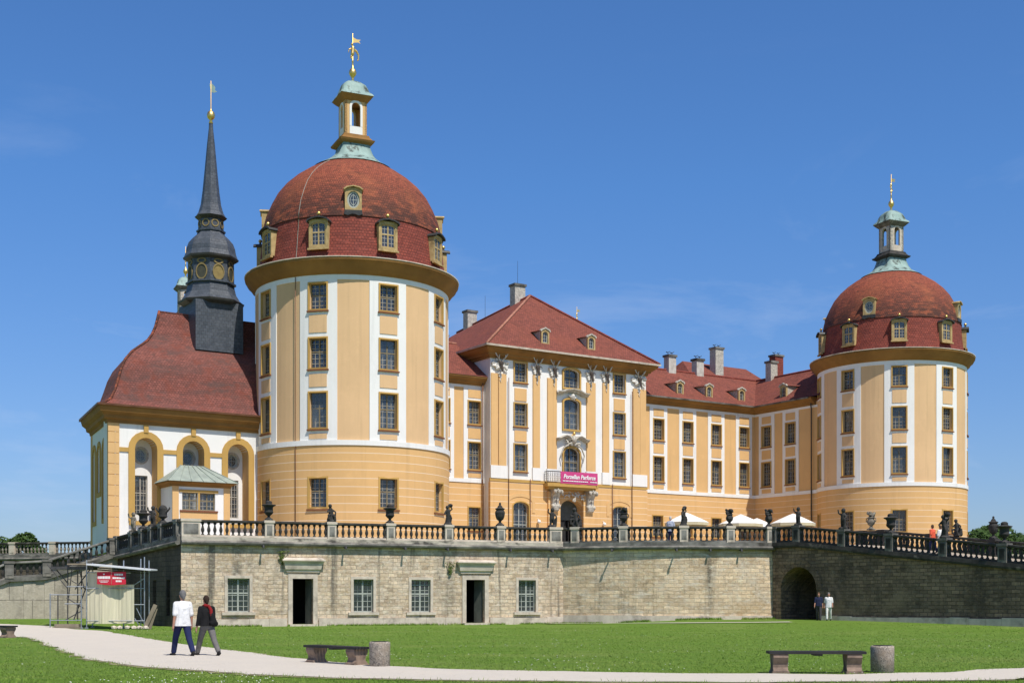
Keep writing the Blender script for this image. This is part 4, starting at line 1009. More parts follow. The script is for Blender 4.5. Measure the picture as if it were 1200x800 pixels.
sub('turret_skirt', [sq(2.22, 23.96), sq(2.0, 24.15), [tuple(Vector(a).lerp(Vector(b), .5)) for a, b in zip(sq(1.75, 24.6), octo(1.72, 24.6))], octo(1.6, 25.2), octo(1.58, 25.3)], 'slate')
sub('belfry', [octo(1.74, 25.28), octo(1.74, 25.42), octo(1.6, 25.44), octo(1.58, 27.0), octo(1.66, 27.05)], 'slate')
sub('belfry_cornice', [octo(1.62, 27.02), octo(1.88, 27.16), octo(1.92, 27.3), octo(1.7, 27.4)], 'dark_metal')
sub('bell_roof', [octo(1.86, 27.32), octo(1.72, 27.7), octo(1.66, 28.1), octo(1.52, 28.5), octo(1.24, 28.85), octo(.98, 29.1), octo(.9, 29.3)], 'slate')
sub('upper_lantern', [octo(1.0, 29.28), octo(1.02, 29.4), octo(.88, 29.44), octo(.86, 30.25)], 'slate')
sub('upper_cornice', [octo(.88, 30.2), octo(1.05, 30.34), octo(1.12, 30.44), octo(.98, 30.52)], 'dark_metal')
sub('spire', [octo(1.06, 30.46), octo(.86, 30.8), octo(.70, 31.4), octo(.58, 32.4), octo(.42, 34.2), octo(.27, 36.0), octo(.15, 37.2), octo(.13, 37.7)], 'slate')
for i in range(8):
    a = 2 * math.pi * i / 8; T = Matrix.Translation((tx, ty, 0)) @ Matrix.Rotation(a + math.pi / 2, 4, 'Z') @ Matrix.Translation((0, -1.585, 0))
    mb = MB(T); o1 = [(math.cos(2 * math.pi * k / 16), math.sin(2 * math.pi * k / 16)) for k in range(16)]
    mb.loft([[(p[0] * s1, y, 26.02 + p[1] * .62 * s1 / .46) for p in o1] for s1, y in ((.46, .03), (.46, -.07), (.38, -.07), (.38, .0))], cap=False); mb.build('louvre_frame', M['louvre_rim'], tu)
    mb = MB(T); mb.prism([(p[0] * .39, 26.02 + p[1] * .53) for p in o1], -.02, .04); mb.build('louvre', M['louvre_ochre'] if i in (6,) else M['louvre_dark'], tu)
    mb = MB(T); mb.loft([[(p[0] * s1 * 1.6, y, 26.82 + p[1] * s1 * .8) for p in o1] for s1, y in ((.24, .03), (.24, -.06), (.15, -.06), (.15, .0))], cap=False); mb.build('oval_frame', M['louvre_rim'], tu)
    T = Matrix.Translation((tx, ty, 0)) @ Matrix.Rotation(a + math.pi / 2, 4, 'Z') @ Matrix.Translation((0, -.865, 0))
    mb = MB(T); mb.loft([[(p[0] * s1, y, 29.86 + p[1] * s1) for p in o1] for s1, y in ((.30, .03), (.30, -.05), (.21, -.05), (.21, .0))], cap=False); mb.build('round_frame', M['louvre_rim'], tu)
mb = MB(); mb.lathe([(0, 37.5), (.17, 37.6), (.10, 37.8), (.13, 37.86), (.27, 38.0), (.31, 38.2), (.25, 38.42), (.08, 38.55), (.04, 38.7), (.025, 40.8), (0, 40.85)], 12, (tx, ty, 0)); mb.build('gilt_ball', M['gold'], tu)
mb = MB(Matrix.Translation((tx, ty, 0))); mb.prism([(.02, 40.0), (.2, 39.95), (.5, 40.1), (.32, 40.18), (.34, 40.42), (.1, 40.62), (.02, 40.6), (-.12, 40.5)], -.012, .012); mb.build('vane', M['copper'], tu)
# porch in front of the niches
p0, p1, py0, py1 = -40.1, -36.0, 3.9, 6.5
S3 = Flat(py0); hw_ = dict(a0=-39.42, a1=-38.30, z0=7.72, z1=8.95, **{'in': -.2}); hw2 = dict(a0=-38.16, a1=-37.04, z0=7.72, z1=8.95, **{'in': -.2})
po = panel(MB(), S3, p0, p1, FLOOR - .2, 9.5, -.25, 0, [hw_, hw2]).build('porch', M['white'], ch)
mb = MB(); mb.box(p0, p0 + .25, py0 + .26, py1, FLOOR, 9.5); mb.box(p1 - .25, p1, py0 + .26, py1, FLOOR, 9.5); mb.build('porch_side', M['white'], po)
for a0, a1 in ((p0 - .03, p0 + .42), (p1 - .42, p1 + .03)): panel(MB(), S3, a0, a1, FLOOR, 9.4, -.02, .06).build('porch_quoin', M['ochre'], po)
mb = MB(); panel(mb, S3, -39.62, -36.84, 8.96, 9.14, -.02, .07); panel(mb, S3, -38.29, -38.17, 7.72, 8.95, -.2, .05); mb.build('window_lintel', M['ochre_trim'], po)
mb = MB(); panel(mb, S3, -39.6, -36.86, 7.58, 7.71, -.02, .10); mb.build('window_sill', M['red_edge'], po)
mb = MB(); panel(mb, S3, -39.58, -36.88, 6.9, 7.57, -.02, .05); mb.build('window_apron', M['ochre'], po)
for c in (-38.86, -37.60): window(ch, S3, c, 7.72, 1.12, 1.23, -.14, 4, 4, 'frame_brown')
mb = MB(); sweep(mb, [(p0, py1, 0), (p0, py0, 0), (p1, py0, 0), (p1, py1, 0)], [(-.1, 9.35), (.1, 9.35), (.14, 9.5), (.38, 9.6), (.40, 9.68), (-.1, 9.7)]); mb.build('porch_cornice', M['ochre_cornice'], po)
mb = MB(); q = [(p0 - .5, py0 - .5, 9.68), (p1 + .5, py0 - .5, 9.68), (p1 + .5, py1, 9.68), (p0 - .5, py1, 9.68)]; a_, b_ = (-38.9, 5.7, 11.0), (-37.3, 5.7, 11.0)
mb.add(q + [a_, b_], [(0, 1, 5, 4), (1, 2, 5), (2, 3, 4, 5), (3, 0, 4)])
prf = mb.build('porch_roof', M['copper_grey'], po)
mb = MB()
for t in (.0, .17, .33, .5, .67, .83, 1.0):
    e = Vector(q[0]).lerp(Vector(q[1]), t); r_ = Vector(a_).lerp(Vector(b_), t); mb.path([e + Vector((0, 0, .03)), r_ + Vector((0, 0, .03))], .03, n=4)
mb.build('porch_roof', M['copper_grey'], po)
mb = MB(); mb.path([(-32.7, 6.3, 14.4), (-32.7, 6.3, 5)], .06); mb.build('drainpipe', M['pipe'], ch)
mb = MB()
for p in [(-42.6, 6.35), (-40.0, 6.35)]: pass
rebase(ch, (-38, 9, FLOOR))
ch.scale = (.94,) * 3; ch.location = (ch.location.x * .94, ch.location.y * .94, CAMZ + (FLOOR - CAMZ) * .94)   # the chapel is a little smaller and nearer than first set out

# --- rear roof and a rear tower that show above the front wings
rr_ = thing('rear_wing', 'red roofed block rising behind the right wing, carrying the tallest chimney', 'building', (MX, MY, 0), TH)
mb = MB(); mb.box(25.5, 39, 24.0, 36, FLOOR, 24.5); mb.build('wall', M['ochre'], rr_)
mb = MB(); hip_roof(mb, 25.2, 39.5, 23.6, 36.4, 24.5, [(28.2, 30, 28.75), (38, 30, 28.75)]); roof = mb.build('roof', M['tile'], rr_)
chimney(rr_, 31.6, 28.0, 27.0, 30.3, 1.2, 1.0, 'stucco_grey'); chimney(rr_, 41.0, 28.0, 24.0, 30.4, 1.3, 1.0, 'tile_drum')
rebase(rr_, (32, 30, FLOOR))
def rear_tower(P, label):
    c = thing('rear_tower', label, 'tower', (P.x, P.y, FLOOR), 0, 'towers behind the castle')
    mb = MB(); mb.lathe([(6.8, 0), (6.8, 18.3), (7.5, 19.0)], 48); mb.build('wall', M['ochre'], c)
    for s in TWR_R.children:
        if s.name.split('.')[0] in ('roof_drum', 'dome', 'copper_skirt', 'lantern', 'cornice', 'frieze', 'string_course', 'white_bay'):
            d = s.copy(); COL.objects.link(d); d.parent = c
            for g_ in s.children: e = g_.copy(); COL.objects.link(e); e.parent = d
    return c
rear_tower(Vector((-37.5, 150., 0)), 'little domed lantern of a rear tower, half hidden behind the slate spire foot')
rear_tower(W(36.5, 62.0), 'rear tower of which only the gilt finial rises over the pavilion roof')

# ------------------------------------------------------------------ ground
def ss(t): t = max(0., min(1., t)); return t * t * (3 - 2 * t)
def zg(x, y):
    return .30 * ss((y - 58) / 18) * (ss((x - 3) / 9) + 1.15 * ss((-20 - x) / 4)) * (1 - ss((y - 90) / 20))
def ground(px, py):
    """point of the lawn seen at a picture position"""
    r = (px - 600) / 1530; k = (py - 702) / 1530; Y = 10.
    while Y < 400 and CAMZ - k * Y > zg(r * Y, Y): Y += .05
    return Vector((r * Y, Y, zg(r * Y, Y)))
xs = [-4000, -1500, -600, -250, -120, -80] + [-60 + .75 * i for i in range(161)] + [80, 120, 250, 600, 1500, 4000]
ys = [-600, -100, -20, 0] + [8 + .75 * i for i in range(140)] + [125, 160, 220, 400, 900, 2000, 5000]
mb = MB(); nx_ = len(xs); mb.add([(x, y, zg(x, y)) for y in ys for x in xs], [(j * nx_ + i, j * nx_ + i + 1, (j + 1) * nx_ + i + 1, (j + 1) * nx_ + i) for j in range(len(ys) - 1) for i in range(nx_ - 1)])
structure(mb.build('lawn', M['grass'], recalc=False))
up = [(-420, 727), (-150, 729), (0, 731), (20, 731.5), (60, 734), (100, 738), (118, 738.8), (150, 744), (180, 749.5), (260, 761), (340, 771), (430, 780), (520, 784), (640, 787), (800, 789.5), (1000, 790.5), (1100, 788.5), (1200, 782.5), (1350, 771), (1600, 755)]
dn = [(-420, 738), (-150, 742.5), (0, 746), (24, 746.3), (40, 749), (60, 758), (84, 767), (112, 773.5), (146, 779), (200, 784), (240, 786.4), (300, 791), (400, 795), (500, 797.2), (700, 799.2), (900, 799.8), (1050, 799.2), (1200, 796), (1350, 786), (1600, 768)]
def resample(P, n):
    P = [ground(*p) for p in P]; L = [0]
    for a, b in zip(P, P[1:]): L.append(L[-1] + (b - a).length)
    out = []
    for i in range(n + 1):
        t = L[-1] * i / n; k = max(j for j in range(len(L) - 1) if L[j] <= t + 1e-9); f = (t - L[k]) / (L[k + 1] - L[k]); out.append(P[k].lerp(P[k + 1], f))
    return out
def strip(name, A, B, mat, lift, cross=6, jit=.05):
    mb = MB(); n = len(A); g = random.Random(4); vs = []
    for i in range(n):
        for k in range(cross + 1):
            p = A[i].lerp(B[i], k / cross)
            if k in (0, cross): p = p + Vector((g.uniform(-jit, jit), g.uniform(-jit, jit), 0)) + Vector((noise.noise(p * .6), noise.noise(p * .6 + Vector((5, 5, 5))), 0)) * .22
            vs.append((p.x, p.y, zg(p.x, p.y) + lift))
    c = cross + 1
    mb.add(vs, [(i * c + k, i * c + k + 1, (i + 1) * c + k + 1, (i + 1) * c + k) for i in range(n - 1) for k in range(cross)])
    return structure(mb.build(name, M[mat], recalc=False))
PA, PB = resample(up, 260), resample(dn, 260)
def widen(P, Q, d): return [p + (p - q).normalized() * d for p, q in zip(P, Q)]
M['soil'] = mat_noise('worn earth verge', (.30, .25, .165), (.20, .22, .08), 3.0, .97, bumpk=.3)
strip('worn_verge', widen(PA, PB, .20), widen(PB, PA, .20), 'soil', .012, 6, .12)
strip('gravel_path', PA, PB, 'gravel', .022)
wa = [ground(x, y) for x, y in ((640, 730.9), (720, 730.6), (800, 730.2), (880, 729.6), (925, 729.0))]
strip('wall_foot_path', [p + Vector((0, .33, 0)) for p in wa], [p - Vector((0, .33, 0)) for p in wa], 'gravel', .05, 2, .03)

# ------------------------------------------------------------------ terrace: walls
Cc = Vector((-18.0, 71.0, 0)); C2 = Vector((3.13, 79.9, 0)); C3 = Vector((15.8, 79.2, 0)); Pm = Vector((9.71, 77.95, 0))
TA = math.atan2(C2.y - Cc.y, C2.x - Cc.x); TL = (C2 - Cc).length
BASE = 4.91
def circle(a, b, c):
    ax, ay, bx, by, cx, cy = a.x, a.y, b.x, b.y, c.x, c.y
    d = 2 * (ax * (by - cy) + bx * (cy - ay) + cx * (ay - by))
    ux = ((ax * ax + ay * ay) * (by - cy) + (bx * bx + by * by) * (cy - ay) + (cx * cx + cy * cy) * (ay - by)) / d
    uy = ((ax * ax + ay * ay) * (cx - bx) + (bx * bx + by * by) * (ax - cx) + (cx * cx + cy * cy) * (bx - ax)) / d
    return Vector((ux, uy, 0))
O = circle(C2, Pm, C3); RC = (C2 - O).length
t0 = math.atan2(C2.y - O.y, C2.x - O.x); t1 = math.atan2(C3.y - O.y, C3.x - O.x)
if t1 < t0: t1 += 2 * math.pi
class Arc:
    step = .6
    def pos(s, a, z, d): t = t0 + a / RC; return (O.x + (RC + d) * math.cos(t), O.y + (RC + d) * math.sin(t), z)
    def rot(s, a): return t0 + a / RC + math.pi / 2
LARC = RC * (t1 - t0)
arc_pts = [Vector(Arc().pos(LARC * i / 18, 0, 0)) for i in range(19)]
MOULD = [(-.3, 4.66), (.02, 4.64), (.05, 4.52), (.20, 4.46), (.30, 4.52), (.34, 4.61), (.30, 4.69), (.22, 4.71), (-.3, 4.71)]
COURSE = [(-.3, 4.713), (.23, 4.713), (.24, 4.93), (-.3, 4.93)]
def lp(o, ang, x, y, z=0.): return Vector((o.x + x * math.cos(ang) - y * math.sin(ang), o.y + x * math.sin(ang) + y * math.cos(ang), z))

# front wall
fw_ = thing('terrace_wall', 'sunlit pale sandstone terrace wall with two open doorways and four barred windows', 'wall', (Cc.x, Cc.y, 0), TA)
S = Flat(0); wins = [(3.12, .80, 1.24, 1.88), (10.27, .77, 1.2, 1.9), (13.75, .76, 1.2, 1.9), (20.52, .74, 1.16, 1.94)]; drs = [(6.73, 1.2), (17.16, 1.2)]
ho = [dict(a0=c - w / 2, a1=c + w / 2, z0=z, z1=z + h, **{'in': -.45}) for c, z, w, h in wins] + [dict(a0=c - w / 2, a1=c + w / 2, z0=.10, z1=2.68, **{'in': -.6}) for c, w in drs]
panel(MB(), S, 0, TL + .1, -.5, 4.74, -.5, 0, ho).build('wall', M['stone'], fw_)
for c, z, w, h in wins:
    o = window(fw_, S, c, z, w, h, -.17, 4, 6, 'frame_grey', bars='frame_grey')
    s_ = ring_panel(MB(), S, c - w / 2 + .01, c + w / 2 - .01, z + .01, z + h - .01, .16, -.02, .045, 0, False).build('window_surround', M['stone_light'], fw_)
    mb = MB(); mb.box(c - w / 2 - .3, c + w / 2 + .3, -.14, .0, z - .16, z); mb.build('sill', M['stone_light'], fw_)
for i, (c, w) in enumerate(drs):
    mb = MB(); ring_panel(mb, S, c - w / 2 + .01, c + w / 2 - .01,   .08, 2.67, .25, -.02, .07, 0, False); d = mb.build('door_surround', M['stone_light'], fw_)
    mb = MB(); x0, x1 = c - 1.08, c + 1.08
    mb.loft([[(x0 + .22 - o, .0, z), (x0 + .22 - o, -o - .02, z), (x1 - .22 + o, -o - .02, z), (x1 - .22 + o, .0, z)] for o, z in ((.08, 3.04), (.08, 3.14), (.16, 3.2), (.22, 3.5), (.30, 3.62), (.36, 3.66), (.36, 3.72), (.20, 3.84))]); mb.build('door_lintel', M['stone_grey'] if False else M['stone_light'], d)
    mb = MB(); mb.box(c - .8, c + .8, -.35, .1, -.1, .11); mb.build('door_step', M['stone_light'], d)
    T = Matrix.Translation((c + w / 2 - .03, .30, .12)) @ Matrix.Rotation(R_(108 if i == 0 else 120), 4, 'Z')
    mb = MB(T); mb.box(0, .62, -.025, .025, 0, 2.5)
    for q in (0.06, 1.3): mb.box(.08, .54, -.04, -.026, q, q + 1.05)
    mb.build('door', M['door_green'], fw_)
mb = MB(); sweep(mb, [(-.0, 0, 0), (TL, 0, 0)], MOULD); mb.build('cornice_moulding', M['stone_mould'], fw_)
mb = MB(); sweep(mb, [(-.0, 0, 0), (TL, 0, 0)], COURSE); mb.build('coping_course', M['stone_course'], fw_)
mb = MB(); x = 0; g = random.Random(12)
for a, b in ((0.02, 6.12 - .3), (7.34 + .3, 16.54 - .3), (17.78 + .3, TL)):
    x = a
    while x < b - .01:
        w = min(g.uniform(1.1, 2.4), b - x); mb.box(x + .006, x + w - .006, -.09, .02, -.4, .42 + g.uniform(-.02, .04)); x += w
mb.build('plinth_stones', M['stone_light'], fw_)
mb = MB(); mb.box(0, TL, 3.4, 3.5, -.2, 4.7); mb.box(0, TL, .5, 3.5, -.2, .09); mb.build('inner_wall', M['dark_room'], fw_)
def spout(parent, T, L=.5):
    mb = MB(T); mb.tube((0, .1, .04), (0, -L, -.05), .055, .05, 8); mb.tube((0, -L - .01, -.10), (0, -L + .02, .06), .075, .05, 8); mb.build('water_spout', M['dark_metal'], parent)
for x in (4.4, 9.1, 12.65, 15.25, 19.25, 22.0): spout(fw_, Matrix.Translation((x, -.1, 4.46)), .42)
# soot corner quoins at the left edge
# curved wall
cw_ = thing('terrace_wall', 'curved pale sandstone terrace wall with dark water streaks and no openings', 'wall', (Pm.x, Pm.y, 0))
AS = Arc(); off = Vector((Pm.x, Pm.y, 0))
def built(mb, name, mat, parent): mb.v = [v - off for v in mb.v]; return mb.build(name, M[mat], parent)
mb = MB(); panel(mb, AS, 0, LARC, -.5, 4.74, -.5, 0); built(mb, 'wall', 'stone_curve', cw_)
mb = MB(); sweep(mb, arc_pts, MOULD); built(mb, 'cornice_moulding', 'stone_mould', cw_)
mb = MB(); sweep(mb, arc_pts, COURSE); built(mb, 'coping_course', 'stone_grey', cw_)
for a in (3.3, 7.0, 9.0, 10.9):
    T = Matrix.Translation(Vector(AS.pos(a, 4.46, .08)) - off) @ Matrix.Rotation(AS.rot(a), 4, 'Z'); spout(cw_, T, .55 if a < 8 else .3)
mb = MB(); a = 0.05; g = random.Random(5)
while a < LARC - .2:
    w = min(g.uniform(1.0, 1.9), LARC - a); panel(mb, AS, a + .006, a + w - .006, -.4, .52 + g.uniform(-.02, .04), -.02, .08); a += w
built(mb, 'plinth_stones', 'stone_light', cw_)
# ramp wall with the arched passage
RA = math.atan2(-.8, .6); RLEN = 31.0
def rz_(x): return BASE - .113 * max(0, x - 2.0)
rw_ = thing('ramp_wall', 'dark weathered stone ramp wall with an arched passage, falling towards the right', 'wall', (C3.x, C3.y, 0), RA)
ah = dict(a0=.66, a1=3.41, z0=-.3, z1=3.43, rise=1.38, **{'in': -7.5})
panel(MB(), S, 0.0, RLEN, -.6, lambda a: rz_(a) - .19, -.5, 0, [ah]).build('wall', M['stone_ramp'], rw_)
mb = MB(); mb.box(.3, 3.8, 7.48, 7.6, -.3, 3.8); mb.build('passage_end', M['stone_side'], rw_)
mb = MB(); n_ = 13; cx_ = (ah['a0'] + ah['a1']) / 2; hw = (ah['a1'] - ah['a0']) / 2; g = random.Random(3)
for i in range(n_):
    q = [math.pi * (i + .02) / n_, math.pi * (i + .98) / n_]; e = .42 + (.06 if i % 2 else 0)
    P = lambda t, o: (cx_ - (hw + o) * math.cos(t), 2.05 + (1.38 + o) * math.sin(t))
    a, b, c, d = P(q[0], 0), P(q[1], 0), P(q[1], e), P(q[0], e); mb.prism([a, b, c, d], -.025, .02)
mb.build('arch_stones', M['stone_ramp'], rw_)
mb = MB(); sweep(mb, [(0, 0, rz_(0) - BASE), (2.0, 0, 0), (RLEN, 0, rz_(RLEN) - BASE)], [(-.3, 4.70), (.02, 4.68), (.10, 4.60), (.22, 4.62), (.26, 4.72), (.24, 4.93), (-.3, 4.93)]); mb.build('cornice_moulding', M['stone_black'], rw_)
mb = MB(); x = 3.75; g = random.Random(8)
while x < RLEN - .1:
    w = min(g.uniform(.9, 2.2), RLEN - x); mb.box(x + .008, x + w - .008, -.14, .02, -.5, .52 + g.uniform(-.04, .05)); x += w
mb.build('plinth_stones', M['stone_light'], rw_)
RW = 8.0
mb = MB(); n_ = 30
mb.add([(x, y, rz_(x) - (.02 if y < .1 else .02)) for x in [RLEN * i / n_ for i in range(n_ + 1)] for y in (.0, RW)] , [(2 * i, 2 * i + 2, 2 * i + 3, 2 * i + 1) for i in range(n_)])
o = structure(mb.build('ramp_road', M['paving'], None, (C3.x, C3.y, 0), RA))
fr_ = thing('ramp_wall', 'inner wall on the far side of the ramp, mostly hidden behind the near balustrade', 'wall', lp(C3, RA, 0, RW), RA)
panel(MB(), Rot((RLEN, 0), math.pi), 0, RLEN, -.6, lambda a: rz_(RLEN - a) - .1, -.4, 0).build('wall', M['stone_ramp'], fr_)
# left side wall (in shade) and the stair wall beyond it
PL = Cc + Vector((-.546, .838, 0)) * 11.75
LA = math.atan2(Cc.y - PL.y, Cc.x - PL.x); LL = (Cc - PL).length
def lz(x): return BASE - .50 * (1 - x / LL)
sw_ = thing('terrace_wall', 'shaded soot-dark side wall of the terrace with narrow slits, behind the scaffold', 'wall', (PL.x, PL.y, 0), LA)
ho = [dict(a0=c - .3, a1=c + .3, z0=.6, z1=2.6, **{'in': -.5}) for c in (4.6, 7.2, 9.6)]
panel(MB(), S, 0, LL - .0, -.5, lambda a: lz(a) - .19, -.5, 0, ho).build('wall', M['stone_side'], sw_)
mb = MB(); sweep(mb, [(0, 0, lz(0) - BASE), (LL, 0, 0)], MOULD); sweep(mb, [(0, 0, lz(0) - BASE), (LL, 0, 0)], COURSE); mb.build('cornice_moulding', M['stone_mould'], sw_)
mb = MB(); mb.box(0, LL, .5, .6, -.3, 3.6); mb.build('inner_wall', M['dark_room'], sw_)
SA = TH                                              # stair wall runs along the castle front, away to the left
PS0 = PL - U * 22.0
SL = 22.0
def stz(x):                                          # x from the left end; steps down from the terrace, landing, steps down again
    t = SL - x
    z = BASE - .50
    if t < 4.3: return z - 1.5 * t / 4.3
    if t < 6.45: return z - 1.5 - .14 * (t - 4.3) / 2.15
    return max(.2, z - 1.64 - .42 * (t - 6.45))
stw = thing('stair_wall', 'pale slab wall under the outside stair, left of the scaffold', 'wall', (PS0.x, PS0.y, 0), SA)
panel(MB(), S, 0, SL, -.5, lambda a: stz(a) - .19, -.5, 0).build('wall', M['stone_slab'], stw)
kn = [0, SL - 12, SL - 6.45, SL - 4.3, SL]
mb = MB(); sweep(mb, [(x, 0, stz(x) - BASE) for x in kn], [(-.3, 4.74), (.02, 4.72), (.08, 4.66), (.18, 4.68), (.20, 4.93), (-.3, 4.93)]); mb.build('cornice_moulding', M['stone_grey'], stw)
mb = MB()
for x in (SL - 2.2, SL - 4.4, SL - 5.6, SL - 7.3): mb.box(x, x + .7, -.05, .02, -.3, min(stz(x), stz(x + .7)) - .3)
mb.build('wall_pilaster', M['stone_slab'], stw)
mb = MB()
for i in range(60):
    x = SL * i / 60; mb.box(x, x + SL / 60, .5, 4.0, -.4, max(.0, stz(x + .2) - .05))
mb.build('stair_steps', M['stone_grey'], stw)
# rear terrace edge on the far left
B0 = Vector((-46.0, 102.6, 0)); B1 = Vector((-30.0, 97.9, 0)); BA = math.atan2(B1.y - B0.y, B1.x - B0.x); BL = (B1 - B0).length
rb = thing('terrace_wall', 'rear terrace wall at the far left, its dark cornice above the stair', 'wall', (B0.x, B0.y, 0), BA)
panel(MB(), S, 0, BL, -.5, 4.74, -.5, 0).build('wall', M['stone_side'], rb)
mb = MB(); sweep(mb, [(0, 0, 0), (BL, 0, 0)], MOULD); sweep(mb, [(0, 0, 0), (BL, 0, 0)], COURSE); mb.build('cornice_moulding', M['stone_mould'], rb)
# terrace floor and its mass
q = [Cc, C2] + arc_pts[1:-1] + [C3, lp(C3, RA, 0, RW), Vector((60, 118, 0)), Vector((60, 230, 0)), Vector((-60, 230, 0)), Vector((-60, 107, 0)), B0, B1, PL]
mb = MB(); mb.slab([(p.x + (.0), p.y + .02) for p in q], 4.66, 4.90); structure(mb.build('terrace_floor', M['paving']))
q2 = [lp(Cc, TA, .6, 3.6), lp(Cc, TA, TL, 3.6)] + [Vector(AS.pos(LARC * i / 8, 0, -3.2)) for i in range(1, 9)] + [lp(C3, RA, .0, RW + .5), Vector((59.5, 118.5, 0)), Vector((59.5, 229, 0)), Vector((-59, 229, 0)), Vector((-59, 108, 0)), B0 + Vector((0, .6, 0)), B1 + Vector((0, .6, 0)), PL + Vector((1.5, .8, 0))]
mb = MB(); mb.slab([(p.x, p.y) for p in q2], -.5, 4.64); structure(mb.build('terrace_ground', M['stone_side']))

# ------------------------------------------------------------------ balustrades
BAL = MB().lathe([(0, 0), (.085, 0), (.085, .05), (.055, .07), (.05, .11), (.085, .2), (.10, .28), (.085, .36), (.05, .48), (.042, .55), (.07, .59), (.085, .62), (.085, .68), (0, .68)], 8)
BALM = {}
def balustrade(label, pts, peds, mats, pedw=.5, tops=None, spacing=.30, group=None, far=False):
    """pts: foot of the rail; peds: distances along it where pedestals stand (also the ends)"""
    P = [Vector(p) for p in pts]; L = [0]
    for a, b in zip(P, P[1:]): L.append(L[-1] + Vector((b.x - a.x, b.y - a.y, 0)).length)
    org = P[len(P) // 2].copy(); root = thing('balustrade', label, 'balustrade', org)
    def at(s):
        k = max(j for j in range(len(L) - 1) if L[j] <= s + 1e-9); f = (s - L[k]) / (L[k + 1] - L[k]); d = P[k + 1] - P[k]
        return P[k].lerp(P[k + 1], f), math.atan2(d.y, d.x)
    Q = [p - org for p in P]
    mb = MB(); sweep(mb, Q, [(-.15, 0), (.15, 0), (.15, .12), (-.15, .12)]); mb.build('base_rail', M[mats[0]], root)
    mb = MB(); sweep(mb, Q, [(-.13, .80), (.13, .80), (.19, .85), (.19, .93), (.16, .95), (-.16, .95), (-.19, .93), (-.19, .85)]); mb.build('coping', M[mats[1]], root)
    if mats[2] not in BALM: BALM[mats[2]] = BAL.mesh('baluster', M[mats[2]])
    for s in peds:
        p, h = at(max(0, min(L[-1], s))); w = pedw if not isinstance(pedw, dict) else pedw.get(s, .5)
        mb = MB(); mb.box(-w / 2, w / 2, -.23, .23, -.02, .84); mb.box(-w / 2 - .05, w / 2 + .05, -.27, .27, .84, .99)
        pd = mb.build('pedestal', M[mats[3]], root, p - org, h)
        mb = MB(); mb.box(-w / 2 + .1, w / 2 - .1, -.245, -.2, .16, .72); mb.build('carved_panel', M[mats[4]], pd)
    for a, b in zip(peds, peds[1:]):
        n = int((b - a - .5) / spacing)
        for i in range(n):
            s = a + (b - a) * (i + 1) / (n + 1); p, h = at(s)
            o = put('baluster', BALM[mats[2]], root, p - org + Vector((0, 0, .12)), h); o.scale = (1, 1, 1)
    return root, at
FP = [0.5, 4.8, 8.37, 11.86, 15.44, 18.75, 22.35]
front_pts = [lp(Cc, TA, .0, .0, BASE), lp(Cc, TA, TL, 0, BASE)]
b_front, at_f = balustrade('long straight stone balustrade along the front wall, black coping on pale pedestals', front_pts, FP, ('stone_light', 'stone_black', 'stone_black', 'stone_light', 'stone_grey'), {0.5: 1.0, 22.35: .8, 4.8: .5, 8.37: .5, 11.86: .5, 15.44: .5, 18.75: .5})
cp = [Vector((p.x, p.y, BASE)) for p in arc_pts]
def s_px(at, L, px):
    best = min((abs(600 + 1530 * at(L * i / 800)[0].x / at(L * i / 800)[0].y - px), L * i / 800) for i in range(801)); return best[1]
# positions measured along the curve
tmpL = sum((b - a).length for a, b in zip(cp, cp[1:]))
def at_c0(s):
    s = max(0, min(tmpL, s)); return Vector(AS.pos(s / tmpL * LARC, BASE, 0)), 0
CPX = [675, 731, 801, 855, 901]
CP = [s_px(at_c0, tmpL, p) for p in CPX]
b_curve, at_c = balustrade('curved stone balustrade with blackened balusters, above the streaked wall', cp, CP, ('stone_grey', 'stone_black', 'stone_black', 'stone_light', 'stone_grey'))
RPS = [2.0, 5.34, 8.63, 12.07, 15.6, 19.1, 22.6, 26.1, 30.4]
rp = [lp(C3, RA, x, 0, rz_(x)) for x in (0, 2.0, RLEN)]
b_ramp, at_r = balustrade('black stone balustrade descending along the near edge of the ramp', rp, [.2] + RPS, ('stone_black', 'stone_black', 'stone_black', 'stone_mould', 'stone_black'))
rp2 = [lp(C3, RA, x, RW, rz_(x)) for x in (0, 2.0, RLEN)]
b_ramp2, at_r2 = balustrade('black balustrade on the far edge of the ramp, below the farther tower', rp2, [.3, 2.0, 5.5, 9.8, 12.9, 16.4, 19.9, 23.4, 26.9, 30.6], ('stone_black', 'stone_black', 'stone_black', 'stone_black', 'stone_black'))
lpts = [Vector((PL.x, PL.y, lz(0))), Vector((Cc.x, Cc.y, lz(LL)))]
LP = [0.2, LL - 8.59, LL - 6.61, LL - 4.87, LL - 3.04]
b_left, at_l = balustrade('dark side balustrade running back from the left corner of the terrace', lpts, LP + [LL - .4], ('stone_grey', 'stone_black', 'stone_black', 'stone_grey', 'stone_black'))
spt = [lp(PS0, SA, x, 0, stz(x)) for x in kn]
b_stair, at_s = balustrade('stair balustrade stepping down to the left above the pale slab wall', spt, [3.5, 7.0, SL - 10, SL - 6.45, SL - 4.3, SL - .3], ('stone_mould', 'stone_grey', 'stone_black', 'stone_mould', 'stone_mould'))
bpt = [Vector((B0.x, B0.y, BASE)), Vector((B1.x, B1.y, BASE))]
b_back, at_b = balustrade('distant level balustrade at the far left, in front of the tree', bpt, [1, 4.5, 8, 11.6, 15.2], ('stone_grey', 'stone_black', 'stone_statue_pale', 'stone_light', 'stone_light'))

